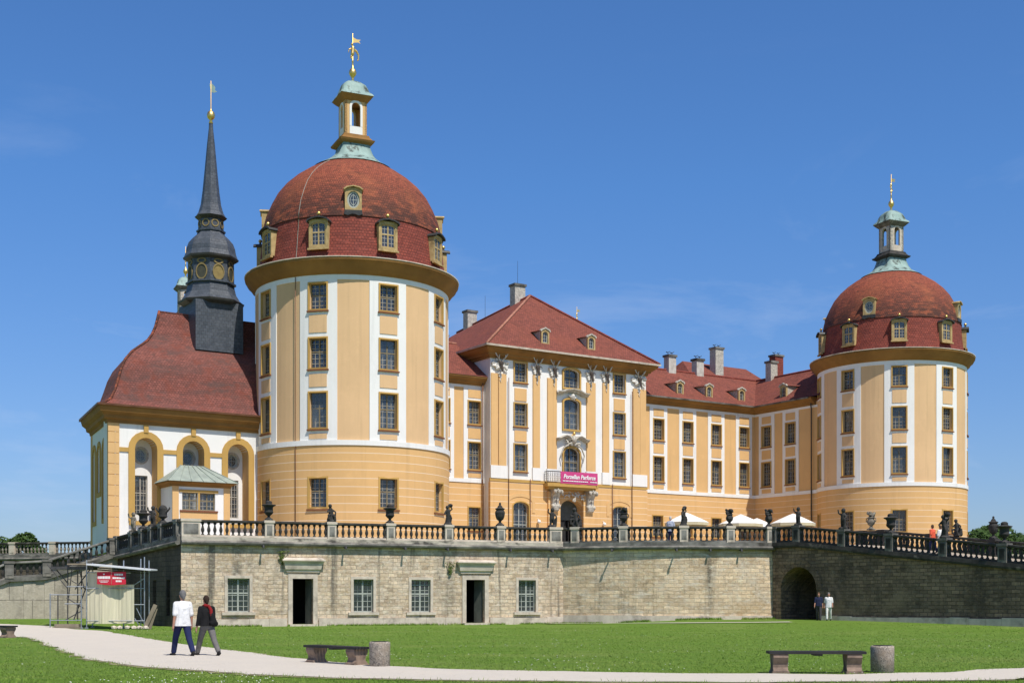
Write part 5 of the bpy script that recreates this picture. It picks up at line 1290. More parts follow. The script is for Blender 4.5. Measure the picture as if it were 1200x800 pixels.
# ------------------------------------------------------------------ urns and sculptures on the pedestals
def urn_mb(kind):
    mb = MB()
    mb.box(-.2, .2, -.2, .2, 0, .10)
    if kind == 0:      # broad bowl with flaring lip
        mb.lathe([(0, .09), (.18, .09), (.16, .14), (.08, .18), (.075, .26), (.16, .32), (.25, .42), (.27, .48), (.24, .50), (.235, .72), (.28, .78), (.40, .84), (.41, .88), (.30, .90), (.16, .92), (.20, 1.02), (.12, 1.10), (0, 1.12)], 14)
    elif kind == 1:    # lidded vase
        mb.lathe([(0, .09), (.19, .09), (.17, .15), (.08, .2), (.08, .30), (.2, .38), (.27, .55), (.31, .80), (.26, .92), (.18, .96), (.30, 1.0), (.30, 1.05), (.16, 1.10), (.13, 1.2), (.05, 1.26), (.08, 1.33), (.05, 1.40), (0, 1.42)], 14)
    elif kind == 2:    # vase heaped with carved flowers
        mb.lathe([(0, .09), (.2, .09), (.16, .15), (.09, .2), (.09, .27), (.2, .36), (.26, .5), (.24, .66), (.17, .72), (.24, .78), (.26, .82), (0, .84)], 14)
        g = random.Random(6)
        for k in range(16):
            a = g.uniform(0, 6.28); r = g.uniform(.05, .25); mb.sphere((r * math.cos(a), r * math.sin(a), .86 + g.uniform(0, .28)), g.uniform(.07, .12), 6, 4)
        for s in (-1, 1): mb.path([(s * .22, 0, .5), (s * .38, 0, .58), (s * .36, 0, .76), (s * .2, 0, .78)], .04)
    else:              # broad vase with side horns
        mb.lathe([(0, .09), (.19, .09), (.15, .15), (.08, .2), (.08, .26), (.2, .33), (.27, .40), (.22, .44), (.23, .70), (.25, .84), (.2, .95), (.14, 1.0), (0, 1.06)], 14)
        for s in (-1, 1): mb.path([(s * .2, 0, .62), (s * .34, 0, .72), (s * .47, 0, .86), (s * .42, 0, .92)], .07, .04)
    return mb
def putto_mb(kind):
    mb = MB(); mb.lathe([(0, 0), (.27, 0), (.27, .06), (.22, .12), (0, .13)], 10)
    if kind == 0:       # standing, one arm raised
        mb.capsule((-.09, .02, .08), .07, (-.08, .0, .30), .075); mb.capsule((-.08, 0, .30), .075, (-.05, 0, .52), .11)
        mb.capsule((.10, -.06, .08), .07, (.11, -.05, .28), .075); mb.capsule((.11, -.05, .28), .075, (.06, 0, .52), .11)
        mb.capsule((0, 0, .52), .15, (.02, .01, .80), .15); mb.sphere((.04, -.02, 1.06), .125, 10, 8, (1, 1, 1.1)); mb.capsule((.02, 0, .85), .08, (.03, 0, .98), .07)
        mb.path([(-.14, 0, .82), (-.28, -.05, .92), (-.26, -.12, 1.12)], .06, .045); mb.path([(.17, 0, .8), (.27, -.08, .66), (.2, -.2, .56)], .06, .045)
        mb.capsule((.18, -.1, .1), .1, (.22, -.16, .55), .07)
    elif kind == 1:     # seated, leaning on a shield of drapery
        mb.capsule((-.05, 0, .12), .22, (0, .02, .42), .17); mb.capsule((0, .02, .40), .16, (-.04, -.02, .72), .14); mb.sphere((-.08, -.06, .96), .12, 10, 8); mb.capsule((-.04, -.02, .72), .09, (-.07, -.04, .88), .07)
        mb.path([(-.1, -.08, .42), (-.22, -.24, .40), (-.2, -.24, .12)], .085, .06); mb.path([(.08, -.08, .40), (.14, -.26, .34), (.16, -.22, .1)], .085, .06)
        mb.path([(.1, 0, .72), (.26, -.04, .60), (.24, -.1, .40)], .06, .05); mb.path([(-.16, 0, .72), (-.26, -.1, .60), (-.12, -.2, .58)], .06, .05)
        mb.capsule((.2, .05, .1), .14, (.22, .05, .4), .09)
    else:               # draped with a basket on the shoulder
        mb.capsule((0, 0, .1), .2, (.02, 0, .5), .15); mb.capsule((.02, 0, .5), .15, (-.02, 0, .84), .15); mb.sphere((-.06, -.03, 1.08), .115, 10, 8); mb.capsule((-.03, 0, .86), .08, (-.05, -.01, 1.0), .065)
        mb.path([(.12, 0, .86), (.26, -.03, .98), (.14, 0, 1.16)], .06, .05); mb.sphere((.16, .02, 1.2), .15, 10, 6, (1.1, 1, .8)); mb.path([(-.16, 0, .84), (-.26, -.1, .68), (-.14, -.2, .58)], .06, .045)
        mb.path([(.1, -.1, .1), (.16, -.16, .4), (.1, -.14, .62)], .08, .05)
    return mb
URN = [fused(urn_mb(k), 'urn', M['stone_statue'], .028) for k in range(4)]
PUT = [fused(putto_mb(k), 'statue', M['stone_statue'], .03) for k in range(3)]
for o in URN + PUT: COL.objects.unlink(o)
pale = {}
def ornament(kind, idx, p, h, label, mat=None, sc=1.0, group=True):
    src = (URN if kind == 'urn' else PUT)[idx]; me = src.data
    if mat:
        if (kind, idx) not in pale: m2 = me.copy(); m2.materials.clear(); m2.materials.append(M[mat]); pale[(kind, idx)] = m2
        me = pale[(kind, idx)]
    o = put(kind if kind == 'urn' else 'statue', me, None, p, h); o.scale = (sc,) * 3
    return tag(o, label, 'urn' if kind == 'urn' else 'statue', 'stone urns along the balustrades' if kind == 'urn' else 'stone figures along the balustrades')
up_ = Vector((0, 0, .99))
def onto(at, s): p, h = at(s); return p + up_, h
for s, kind, idx, lab in ((4.8, 'urn', 0, 'black stone urn with flaring rim on the balustrade, before the near tower left edge'), (8.37, 'statue', 1, 'dark seated cherub on the balustrade above the left doorway'),
                          (11.86, 'urn', 0, 'black stone urn on the balustrade in front of the right part of the near tower'), (15.44, 'statue', 2, 'dark draped cherub on the balustrade above the weed in the wall'),
                          (18.75, 'urn', 1, 'slender lidded dark vase on the balustrade, left of the arched green window')):
    p, h = onto(at_f, s); ornament(kind, idx, p, h, lab, sc=1.0 if kind == 'urn' else .95)
p, h = onto(at_f, 22.3); ornament('statue', 0, p + Vector((-.12, 0, 0)), h, 'dark dancing cherub at the bend of the balustrade, left of the castle door')
p, h = onto(at_c, CP[0]); ornament('statue', 1, p, h, 'dark crouching cherub silhouetted against the dark castle door', sc=1.1)
for s, kind, idx, lab, scl in ((CP[1], 'urn', 2, 'black vase heaped with carved flowers, in front of the right arched window', .95), (CP[2], 'statue', 2, 'black draped cherub in front of the leftmost parasol', .9),
                          (CP[3], 'urn', 2, 'black flower vase between two parasols, on a pale pedestal of the curved balustrade', .86), (CP[4], 'urn', 2, 'black flower vase at the corner where the curved balustrade meets the ramp', .9)):
    p, h = onto(at_c, s); ornament(kind, idx, p, h + idx * .4, lab, sc=scl)
for s, kind, idx, lab, mat, scl in ((2.0, 'statue', 0, 'black cherub on the first ramp pedestal, before the rightmost parasol', None, .92), (5.34, 'statue', 0, 'half pale figure on the ramp balustrade by the dark window of the farther tower', None, 1.02),
                          (8.63, 'urn', 0, 'black bowl urn on the ramp balustrade below the middle of the farther tower', None, 1.0), (12.07, 'statue', 2, 'tall black cherub group on the ramp balustrade beside the walkers', None, 1.05), (15.6, 'urn', 0, 'large black bowl urn near the right edge, in front of the far trees', None, 1.0)):
    p, h = onto(at_r, s); ornament(kind, idx, p, h, lab, mat, scl)
for s, kind, idx, lab, mat, scl in ((1.1, 'urn', 2, 'pale weathered flower vase behind the ramp, before the farther tower', 'stone_statue_pale', 1.0), (7.4, 'statue', 1, 'small dark crouching figure on the far ramp balustrade, at the foot of the farther tower', None, .95), (9.8, 'urn', 1, 'black lidded vase on the far ramp balustrade, just left of the large bowl urn', None, .95)):
    p, h = onto(at_r2, s); ornament(kind, idx, p, h, lab, mat, scl)
for s, kind, idx, lab, mat, scl in ((LP[4], 'urn', 3, 'dark horned vase nearest the left terrace corner', None, 1.0), (LP[3], 'statue', 0, 'mottled cherub between two dark vases on the side balustrade', None, 1.0), (LP[2], 'urn', 0, 'dark bowl urn below the first chapel window', None, 1.05), (LP[1], 'statue', 0, 'pale mottled cherub leftmost on the side balustrade', 'stone_statue_pale', 1.0)):
    p, h = onto(at_l, s); ornament(kind, idx, p, h + .6, lab, mat, scl)
ornament('urn', 3, W(-42.6, 3.0, FLOOR - .05), .3, 'pale grey vase standing on the terrace before the chapel corner', 'stucco', 1.1)

# ------------------------------------------------------------------ people
def figure(label, loc, face, H, legs, arms, wear, vox=.014, lean=0., fingers=True, group=None):
    """face = heading vector; legs/arms = ((pitch, bend[, out]) left, right) in degrees; wear = list of (part, material)"""
    k = H / 1.75; rz = math.atan2(-face[0], face[1])
    root = thing('person', label, 'person', loc, rz, group)
    def limb(p, pitch, L, out=0.):
        a, o = R_(pitch), R_(out); return Vector((p[0] + L * math.sin(o) * math.cos(a), p[1] + L * math.sin(a), p[2] - L * math.cos(a) * math.cos(o)))
    J = {}
    low = 9
    for s, (pt, kn_) in zip((-1, 1), legs):
        h = Vector((s * .092, 0, .93)); kn2 = limb(h, pt, .44, s * 2); an = limb(kn2, pt - kn_, .43); J[s] = (h, kn2, an, pt - kn_); low = min(low, an.z + (.0 if pt - kn_ > -15 else .02))
    dz = .075 - low
    for s in (-1, 1): J[s] = tuple(Vector((q.x, q.y, q.z + dz)) for q in J[s][:3]) + (J[s][3],)
    hipz = .93 + dz; ly = math.sin(R_(lean))
    top = lambda z, y=0.: Vector((0, y + (z - .93) * ly, z + dz))
    A_ = {}
    for s, (pt, el, ou) in zip((-1, 1), arms):
        sh = top(1.405) + Vector((s * .185, 0, 0)); e = limb(sh, pt, .29, s * ou); w = limb(e, pt + el, .25, s * ou * .6); hd = limb(w, pt + el + 6, .09, s * ou * .4); A_[s] = (sh, e, w, hd, pt + el)
    K = Matrix.Scale(k, 4)
    hc = top(1.635) + Vector((0, .015, 0))
    def torso(mb, e):
        mb.capsule(top(.93) + Vector((-.06, 0, 0)), .115 + e, top(.93) + Vector((.06, 0, 0)), .115 + e); mb.capsule(top(.95), .125 + e, top(1.15), .12 + e)
        mb.capsule(top(1.12) + Vector((-.05, 0, 0)), .115 + e, top(1.30) + Vector((-.075, 0, 0)), .105 + e); mb.capsule(top(1.12) + Vector((.05, 0, 0)), .115 + e, top(1.30) + Vector((.075, 0, 0)), .105 + e)
        mb.capsule(top(1.395) + Vector((-.145, 0, 0)), .062 + e, top(1.395) + Vector((.145, 0, 0)), .062 + e); mb.capsule(top(1.3), .12 + e, top(1.43), .06 + e)
    mb = MB(K); torso(mb, 0)
    mb.capsule(top(1.40), .06, top(1.53), .052); mb.sphere(hc, .1, 14, 10, (.76, .92, 1.2)); mb.capsule(hc + Vector((0, .05, -.07)), .05, hc + Vector((0, .07, -.085)), .035)
    mb.capsule(hc + Vector((0, .088, .01)), .012, hc + Vector((0, .108, -.025)), .017); mb.capsule(hc + Vector((-.02, .092, -.055)), .008, hc + Vector((.02, .092, -.055)), .008)
    for s in (-1, 1): mb.sphere(hc + Vector((s * .078, -.005, -.01)), .028, 8, 6, (.45, .8, 1.2))
    for s in (-1, 1):
        sh, e, w, hd, pt = A_[s]; mb.capsule(sh, .052, e, .040); mb.capsule(e, .041, w, .029); mb.capsule(w, .028, hd, .030)
        f = (hd - w).normalized(); side = Vector((0, 1, 0)) if abs(f.y) < .8 else Vector((0, 0, 1)); side = (side - f * side.dot(f)).normalized(); curl = Vector((-s, 0, 0))
        for i in range(4):
            b0 = hd + side * (.027 - .018 * i) + f * .015; l = (.075, .085, .078, .06)[i]; m1 = b0 + f * l * .5 + curl * .006; mb.path([b0 - f * .03, m1, m1 + f * l * .42 + curl * .022], .0095, .0075, 6)
        mb.path([w + f * .03 + side * .022, w + f * .06 + side * .055, w + f * .10 + side * .058 + curl * .01], .0125, .009, 6)
        h, kn2, an, sp = J[s]; mb.capsule(h, .088, kn2, .056); mb.capsule(kn2, .058, an, .038)
        toe = an + Vector((0, .15 * math.cos(R_(min(sp, 0) * .8)), -.045 + .15 * math.sin(R_(min(sp, 0) * .8)))); mb.capsule(an + Vector((0, -.03, -.035)), .036, toe, .03)
    fused(mb, 'body', M['skin'], vox, root, smooth=1)
    for s in (-1, 1):
        mb = MB(K); mb.sphere(hc + Vector((s * .03, .082, .012)), .011, 8, 6); mb.build('eye', M['eye'], root)
    for part, mat in wear:
        mb = MB(K)
        if part in ('shirt', 'jacket', 'top'):
            torso(mb, .026 if part != 'top' else .018)
            hem = .76 if part == 'shirt' else .84
            mb.capsule(top(hem + .06) + Vector((-.085, 0, 0)), .15, top(1.1) + Vector((-.045, 0, 0)), .145); mb.capsule(top(hem + .06) + Vector((.085, 0, 0)), .15, top(1.1) + Vector((.045, 0, 0)), .145)
            mb.capsule(top(hem + .06) + Vector((-.085, 0, 0)), .15, top(hem + .06) + Vector((.085, 0, 0)), .15)
            for s in (-1, 1):
                sh, e, w, hd, pt = A_[s]; mb.capsule(sh, .074, sh.lerp(e, .92), .066)
                if part == 'jacket': mb.capsule(e, .060, w, .046)
        elif part == 'trousers':
            mb.capsule(top(.93) + Vector((-.06, 0, 0)), .135, top(.93) + Vector((.06, 0, 0)), .135)
            for s in (-1, 1):
                h, kn2, an, sp = J[s]; mb.capsule(h, .112, kn2, .080); mb.capsule(kn2, .081, an.lerp(kn2, .10), .070)
        elif part == 'shoes':
            for s in (-1, 1):
                h, kn2, an, sp = J[s]; q = R_(min(sp, 0) * .8)
                sm = MB(K); toe = an + Vector((0, .17 * math.cos(q), -.040 + .17 * math.sin(q))); sm.capsule(an + Vector((0, -.045, -.03)), .045, toe, .038); sm.capsule(an + Vector((0, -.01, 0)), .05, an + Vector((0, .03, -.03)), .045)
                fused(sm, 'shoe', M[mat], vox, root)
            continue
        elif part == 'hair':
            mb.sphere(hc + Vector((0, -.016, .025)), .108, 14, 10, (.80, .93, 1.12)); mb.capsule(hc + Vector((0, -.06, -.02)), .06, hc + Vector((0, -.07, -.07)), .045)
        elif part == 'scarf':
            mb.path([top(1.47) + Vector((-.06, .05, 0)), top(1.49) + Vector((-.07, -.05, 0)), top(1.47) + Vector((.02, -.10, 0)), top(1.36) + Vector((.05, -.165, 0)), top(1.18) + Vector((.03, -.19, 0))], .055, .05)
        elif part == 'bag':
            mb.capsule(top(1.02) + Vector((.10, -.18, 0)), .10, top(1.22) + Vector((.06, -.16, 0)), .085); mb.capsule(top(.98) + Vector((.16, -.15, 0)), .09, top(1.0) + Vector((.06, -.18, 0)), .09)
        fused(mb, part, M[mat], vox, root, cut=(top(.84 if part == 'shirt' else .92).z * k if part in ('shirt', 'jacket', 'top') else None))
    return root
g0 = ground(214, 768.6)
figure('man seen from behind in white short-sleeved shirt and navy trousers, walking along the path', g0, (-.62, .78), 1.78, ((26, 8), (-21, 14)), ((-8, 12, 10), (-6, 14, 9)),
       [('shirt', 'white_shirt'), ('trousers', 'navy'), ('shoes', 'shoe'), ('hair', 'hair_grey')], .013, group='visitors walking in the grounds')
g1 = ground(243, 768.3)
figure('woman seen from behind in black jacket, dark red scarf and grey trousers, walking', g1, (-.66, .75), 1.66, ((29, 6), (-25, 14)), ((-2, 14, 12), (4, 20, 8)),
       [('jacket', 'black_cloth'), ('trousers', 'grey_cloth'), ('shoes', 'shoe'), ('hair', 'hair_dark'), ('scarf', 'red_cloth'), ('bag', 'black_cloth')], .013, lean=6, group='visitors walking in the grounds')
VG = 'visitors walking in the grounds'
g2 = Vector((17.55, 74.7, zg(17.55, 74.7))); g3 = Vector((18.12, 74.7, zg(18.1, 74.7)))
figure('woman in navy top and dark patterned trousers walking out of the arched passage', g2, (-.3, -1), 1.60, ((14, 6), (-10, 8)), ((-6, 16, 8), (8, 20, 8)), [('top', 'navy_top'), ('trousers', 'patterned'), ('shoes', 'shoe'), ('hair', 'hair_brown')], .02, group=VG)
figure('man in white shirt and white trousers next to the arched passage', g3, (-.25, -1), 1.60, ((-12, 8), (16, 6)), ((6, 30, 8), (-8, 16, 10)), [('shirt', 'white_shirt'), ('trousers', 'white_cloth'), ('shoes', 'shoe'), ('hair', 'hair_grey')], .02, group=VG)
def on_ramp(x, y): p = lp(C3, RA, x, y); p.z = rz_(x) - .02; return p
figure('visitor in coral red top walking up the ramp, back turned', on_ramp(8.35, 4.2), (-.55, .83), 1.62, ((14, 6), (-12, 8)), ((-8, 14, 8), (8, 16, 8)), [('shirt', 'coral'), ('trousers', 'navy'), ('shoes', 'shoe'), ('hair', 'hair_brown')], .025, group=VG)
figure('visitor in white top on the ramp, right of the coral red one', on_ramp(8.95, 4.1), (-.55, .83), 1.62, ((-12, 8), (14, 6)), ((8, 16, 8), (-8, 14, 8)), [('shirt', 'white_cloth'), ('trousers', 'grey_cloth'), ('shoes', 'shoe'), ('hair', 'hair_brown')], .025, group=VG)
figure('white haired visitor in pale blue standing behind the curved balustrade, left of the first parasol', Vector((9.9, 81.6, 4.9)), (.6, .8), 1.76, ((2, 2), (-2, 2)), ((-4, 10, 8), (20, 60, 8)), [('shirt', 'pale_blue'), ('trousers', 'navy'), ('shoes', 'shoe'), ('hair', 'hair_white')], .025, group=VG)

# ------------------------------------------------------------------ parasols on the terrace
def parasol():
    root = thing('parasol', 'x', 'parasol', (0, 0, 0), 0, 'white parasols on the terrace'); n = 8; w = 1.78
    ang = [2 * math.pi * (i + .5) / n for i in range(n)]
    can = MB(); vs = [(0, 0, 3.45)]
    for r, z in ((.35, 3.32), (1.1, 2.98), (w, 2.66)): vs += [(r * math.cos(a), r * math.sin(a), z) for a in ang]
    fs = [(0, 1 + i, 1 + (i + 1) % n) for i in range(n)]
    for j in range(2): fs += [(1 + j * n + i, 1 + (j + 1) * n + i, 1 + (j + 1) * n + (i + 1) % n, 1 + j * n + (i + 1) % n) for i in range(n)]
    o = len(vs); vs += [(x, y, z - .03) for x, y, z in vs]; fs += [tuple(o + q for q in f[::-1]) for f in fs]
    fs += [(1 + 2 * n + i, 1 + 2 * n + (i + 1) % n, o + 1 + 2 * n + (i + 1) % n, o + 1 + 2 * n + i) for i in range(n)]
    can.add(vs, fs); can.build('canopy', M['canvas'], root)
    va = MB(); q = [(w * math.cos(a), w * math.sin(a)) for a in ang]
    va.loft([[(x * .995, y * .995, 2.64), (x * .985, y * .985, 2.64), (x * .985, y * .985, 2.42), (x * .995, y * .995, 2.42)] for x, y in q + q[:1]], cap=False); va.build('valance', M['valance'], root)
    mb = MB(); mb.tube((0, 0, 0), (0, 0, 3.42), .035, .03); mb.build('pole', M['board'], root)
    for a in ang: mb = MB(); mb.tube((0, 0, 2.6), (1.0 * math.cos(a), 1.0 * math.sin(a), 2.98), .014, n=5); mb.build('rib', M['board'], root)
    mb = MB(); mb.lathe([(0, 0), (.32, 0), (.32, .06), (.08, .1), (.06, .3), (0, .3)], 14); mb.build('base', M['stone_grey'], root)
    return root
par = parasol(); first = True
for px, Y, lab in ((804.5, 103, 'leftmost white parasol, alone behind the draped cherub'), (868, 105, 'second white parasol from the left, the wider of the overlapping pair'), (887, 110, 'white parasol half hidden behind its left neighbour, before the shaded wing'), (929.5, 104, 'rightmost white parasol, before the foot of the farther tower')):
    P = Vector(((px - 600) / 1530 * Y, Y, 4.9))
    if first: par.location = P; par['label'] = lab; first = False
    else: copy_thing(par, lab, P, px)

# ------------------------------------------------------------------ benches and bins
def bench():
    root = thing('bench', 'x', 'bench', (0, 0, 0), 0, 'low benches along the path')
    mb = MB()
    for i in range(5): y = -.24 + .1 * i; mb.box(-.97, .97, y, y + .085, .40, .455)
    mb.box(-.06, .1, -.2, .2, .365, .399); mb.build('seat', M['bench_wood'], root)
    for s in (-.74, .74):
        mb = MB(); pts = [(-.22, 0), (.22, 0), (.22, .06), (.15, .13), (.155, .20), (.20, .27), (.23, .33), (.22, .395), (-.22, .395), (-.23, .33), (-.20, .27), (-.155, .20), (-.15, .13), (-.22, .06)]
        mb.loft([[(s + w, y, z) for y, z in pts] for w in (-.15, .15)]); mb.build('leg', M['bench_leg'], root)
        mb = MB(); mb.box(s - .17, s + .17, -.235, .235, 0, .05); mb.build('foot', M['bench_leg'], root)
    return root
b0 = bench(); g = ground(956, 788.6); b0.location = g; b0.rotation_euler = (0, 0, R_(-2)); b0['label'] = 'low dark bench at lower right with stone legs, left of the taller concrete bin'
g = ground(394, 777.8); copy_thing(b0, 'low dark bench seen obliquely beside the path, with a bin at its right end', g, R_(-47), (1.08, .85, .94))
g = ground(-7, 746.5); copy_thing(b0, 'bench at the far left edge of the picture, only its end in view', g, R_(-30), (1.1, 1.1, 1.05))
def bin_():
    root = thing('bin', 'x', 'bin', (0, 0, 0), 0, 'concrete bins beside the benches')
    mb = MB(); mb.lathe([(0, 0.02), (.215, .02), (.215, .0), (.235, .02), (.24, .5), (.236, .54), (.22, .55), (.18, .55), (.175, .5), (.17, .1), (0, .1)], 32); mb.build('drum', M['aggregate'], root)
    mb = MB(); mb.lathe([(.155, .56), (.185, .56), (.185, .535), (.17, .53), (.16, .3), (.0, .3)], 24); mb.build('liner', M['dark_metal'], root)
    return root
k0 = bin_(); k0.location = ground(1034, 787.4); k0['label'] = 'round pebbled concrete bin at lower right, on the lawn right of its bench'
copy_thing(k0, 'round pale concrete bin at the right end of the oblique bench', ground(445, 781), 1.2, (.98, .98, 1.02))

# ------------------------------------------------------------------ scaffold, sign, boards
g = Vector((-20.6, 65.6, zg(-20.6, 65.6))); SR = R_(8)
sfd = thing('scaffold', 'tubular steel scaffold with pale sheeting and a white roof edge against the dark side wall', 'scaffold', g, SR)
def sx(px): return (px - 119) / 23.3
def sz(py): return 1.5 + (702 - py) / 23.3 - g.z
def tube(px0, py0, px1, py1, y=0., mat='galv', r=.030, y1=None, name='scaffold_tube'):
    mb = MB(); mb.tube((sx(px0), y, sz(py0)), (sx(px1), y if y1 is None else y1, sz(py1)), r); mb.build(name, M[mat], sfd)
for px, top, mat, y in ((63, 695, 'galv', -.5), (71.5, 697, 'tube_dark', -.48), (79, 655, 'tube_dark', .3), (97.5, 690, 'galv', -.45), (102, 656, 'galv', -.1), (167.6, 652, 'galv', -.1), (102, 658, 'galv', 1.6), (138, 655, 'galv', 1.6), (158, 653, 'galv', 1.6), (167.6, 655, 'galv', 1.6)):
    tube(px, 735, px, top, y, mat)
    mb = MB(); mb.box(sx(px) - .08, sx(px) + .08, y - .08, y + .08, -.02, sz(734.4)); mb.build('base_plate', M['galv'], sfd)
for a in ((63, 696.5, 98, 696.5, -.5), (79, 707, 98, 707, -.45), (63, 726, 98, 726, -.5), (79, 687, 102, 687, .1), (102, 689, 167.6, 689, -.13), (156, 708, 167.6, 708, -.1), (102, 727, 167.6, 727, -.13), (102, 670.5, 152, 671, -.16), (167.6, 672, 167.6, 672.1, -.1)):
    if abs(a[0] - a[2]) > .5: tube(*a, mat='galv', r=.026, name='ledger')
for a in ((56, 661, 79, 689, .25), (79, 677, 102, 691, .2), (79, 726, 98, 715, -.4), (167.6, 677, 154, 686, -.05), (158, 712, 167.6, 732, 0), (162, 734, 156, 724, 0), (91, 664, 98, 690, .3), (84, 664, 79, 707, .33)):
    tube(*a, mat='tube_dark' if a[0] < 120 else 'galv', r=.024, name='brace')
mb = MB(); x0, x1 = sx(104), sx(176.5); mb.add([(x0, -.7, sz(660.3)), (x1, -.7, sz(666.9)), (x1, 1.9, sz(665.5)), (x0, 1.9, sz(659))] + [(x0, -.7, sz(662.2)), (x1, -.7, sz(668.6)), (x1, 1.9, sz(667.2)), (x0, 1.9, sz(661))], [(0, 1, 2, 3), (4, 7, 6, 5), (0, 4, 5, 1), (1, 5, 6, 2), (2, 6, 7, 3), (3, 7, 4, 0)]); mb.build('roof_sheet', M['roof_sheet'], sfd)
mb = MB(); mb.box(sx(80), sx(104), -.1, .9, sz(661.5), sz(660)); mb.build('walkway_board', M['board'], sfd)
mb = MB(); mb.box(sx(60), sx(108), .2, 1.5, sz(667), sz(663.5)); mb.build('walkway_deck', M['tube_dark'], sfd)
for a in ((60, 662, 60, 668, .4), (108, 660, 86, 690, .6), (66, 668, 79, 684, .5), (104, 672, 84, 726, .7), (92, 668, 92, 728, .9), (86, 668, 86, 728, 1.3), (79, 700, 98, 712, .0), (104, 664, 168, 668.5, .8), (104, 666, 168, 671, 1.6)): tube(*a, mat='tube_dark', r=.03, name='brace')
for i, (a, b, t, y0, y1) in enumerate(((102.5, 119.5, 670.5, .05, -.22), (120, 138, 684, -.24, .0), (138.3, 156, 684.5, .02, -.16))):
    mb = MB(); n = 9; r1 = []
    for q in range(n + 1):
        x = sx(a) + (sx(b) - sx(a)) * q / n; y = y0 + (y1 - y0) * q / n + .012 * math.sin(q * 2.1)
        r1.append([(x, y, .28), (x, y + .015 * math.sin(q), sz((t + 728) / 2)), (x, y, sz(t)), (x, y + .012, sz(t)), (x, y + .012, .28)])
    mb.loft(r1); mb.build('sheeting', M['tarp'], sfd)
mb = MB(); mb.box(sx(66), sx(97), -.75, .1, .0, .12); mb.box(sx(68), sx(95), -.6, .0, .13, .27); mb.build('board_stack', M['board'], sfd)
sg = thing('sign', 'red site sign in two angled halves with illegible white lettering, hung on the scaffold', 'sign', g + Vector((0, -.15, 0)), SR)
for a, b, rows in ((115.5, 131.6, ((672.6, 1.4, .12), (676.5, 3, .9), (680.3, .7, .7), (681.9, .7, .5))), (132, 148, ((673, 2.2, .6), (677, 2, .85), (680.6, 2, .4)))):
    ya, yb = (-.26, -.34) if a < 120 else (-.34, -.25)
    mb = MB(); X0, X1 = sx(a), sx(b); mb.add([(X0, ya, sz(670)), (X1, yb, sz(669.6)), (X1, yb, sz(685.5 if a < 120 else 684.2)), (X0, ya, sz(684 if a < 120 else 685.5))] + [(X0, ya + .02, sz(670)), (X1, yb + .02, sz(669.6)), (X1, yb + .02, sz(685.5 if a < 120 else 684.2)), (X0, ya + .02, sz(684 if a < 120 else 685.5))], [(0, 3, 2, 1), (4, 5, 6, 7), (0, 1, 5, 4), (1, 2, 6, 5), (2, 3, 7, 6), (3, 0, 4, 7)])
    pn = mb.build('panel', M['sign_red'], sg); rg = random.Random(int(a)); th = math.atan2(yb - ya, X1 - X0)
    mb = MB(Matrix.Translation((X0, ya - .004, 0)) @ Matrix.Rotation(th, 4, 'Z')); W_ = X1 - X0
    for y, hh, f in rows:
        x = W_ * (.5 - f / 2); e = W_ * (.5 + f / 2)
        while x < e:
            w = rg.uniform(.03, .075); mb.box(x, min(x + w, e), -.004, .0, sz(y + hh / 2), sz(y - hh / 2)); x += w + .012
    mb.build('lettering', M['sign_white'], pn)
lb = thing('leaning_boards', 'two rough boards leaning against the shaded side wall beside the scaffold', 'boards', g + Vector((2.25, .2, 0)), SR)
for i, (x, t) in enumerate(((0, .42), (.22, .30))):
    mb = MB(Matrix.Translation((x - .15, -.2 + .1 * i, 0)) @ Matrix.Rotation(t, 4, 'Y')); mb.box(-.1, .1, -.02, .02, 0, 1.35 - .25 * i); mb.build('board', M['board'], lb)
rb_ = random.Random(9)
for i in range(6):
    mb = MB(); c = (rb_.uniform(-.16, .16), 0, 0); vs = bmesh.new(); bmesh.ops.create_icosphere(vs, subdivisions=1, radius=.16)
    mb.add([(v.co.x * rb_.uniform(.8, 1.3), v.co.y * rb_.uniform(.8, 1.2), v.co.z * .7 + .08) for v in vs.verts], [[v.index for v in f.verts] for f in vs.faces]); vs.free()
    o = mb.build('stone_block', M['stone_light'], None, g + Vector((.65 + .32 * i, -.1 + rb_.uniform(-.15, .15), 0)), rb_.uniform(0, 3))
    tag(o, 'rough pale stone lying under the sheeting of the scaffold', 'stone', 'loose stones under the scaffold')
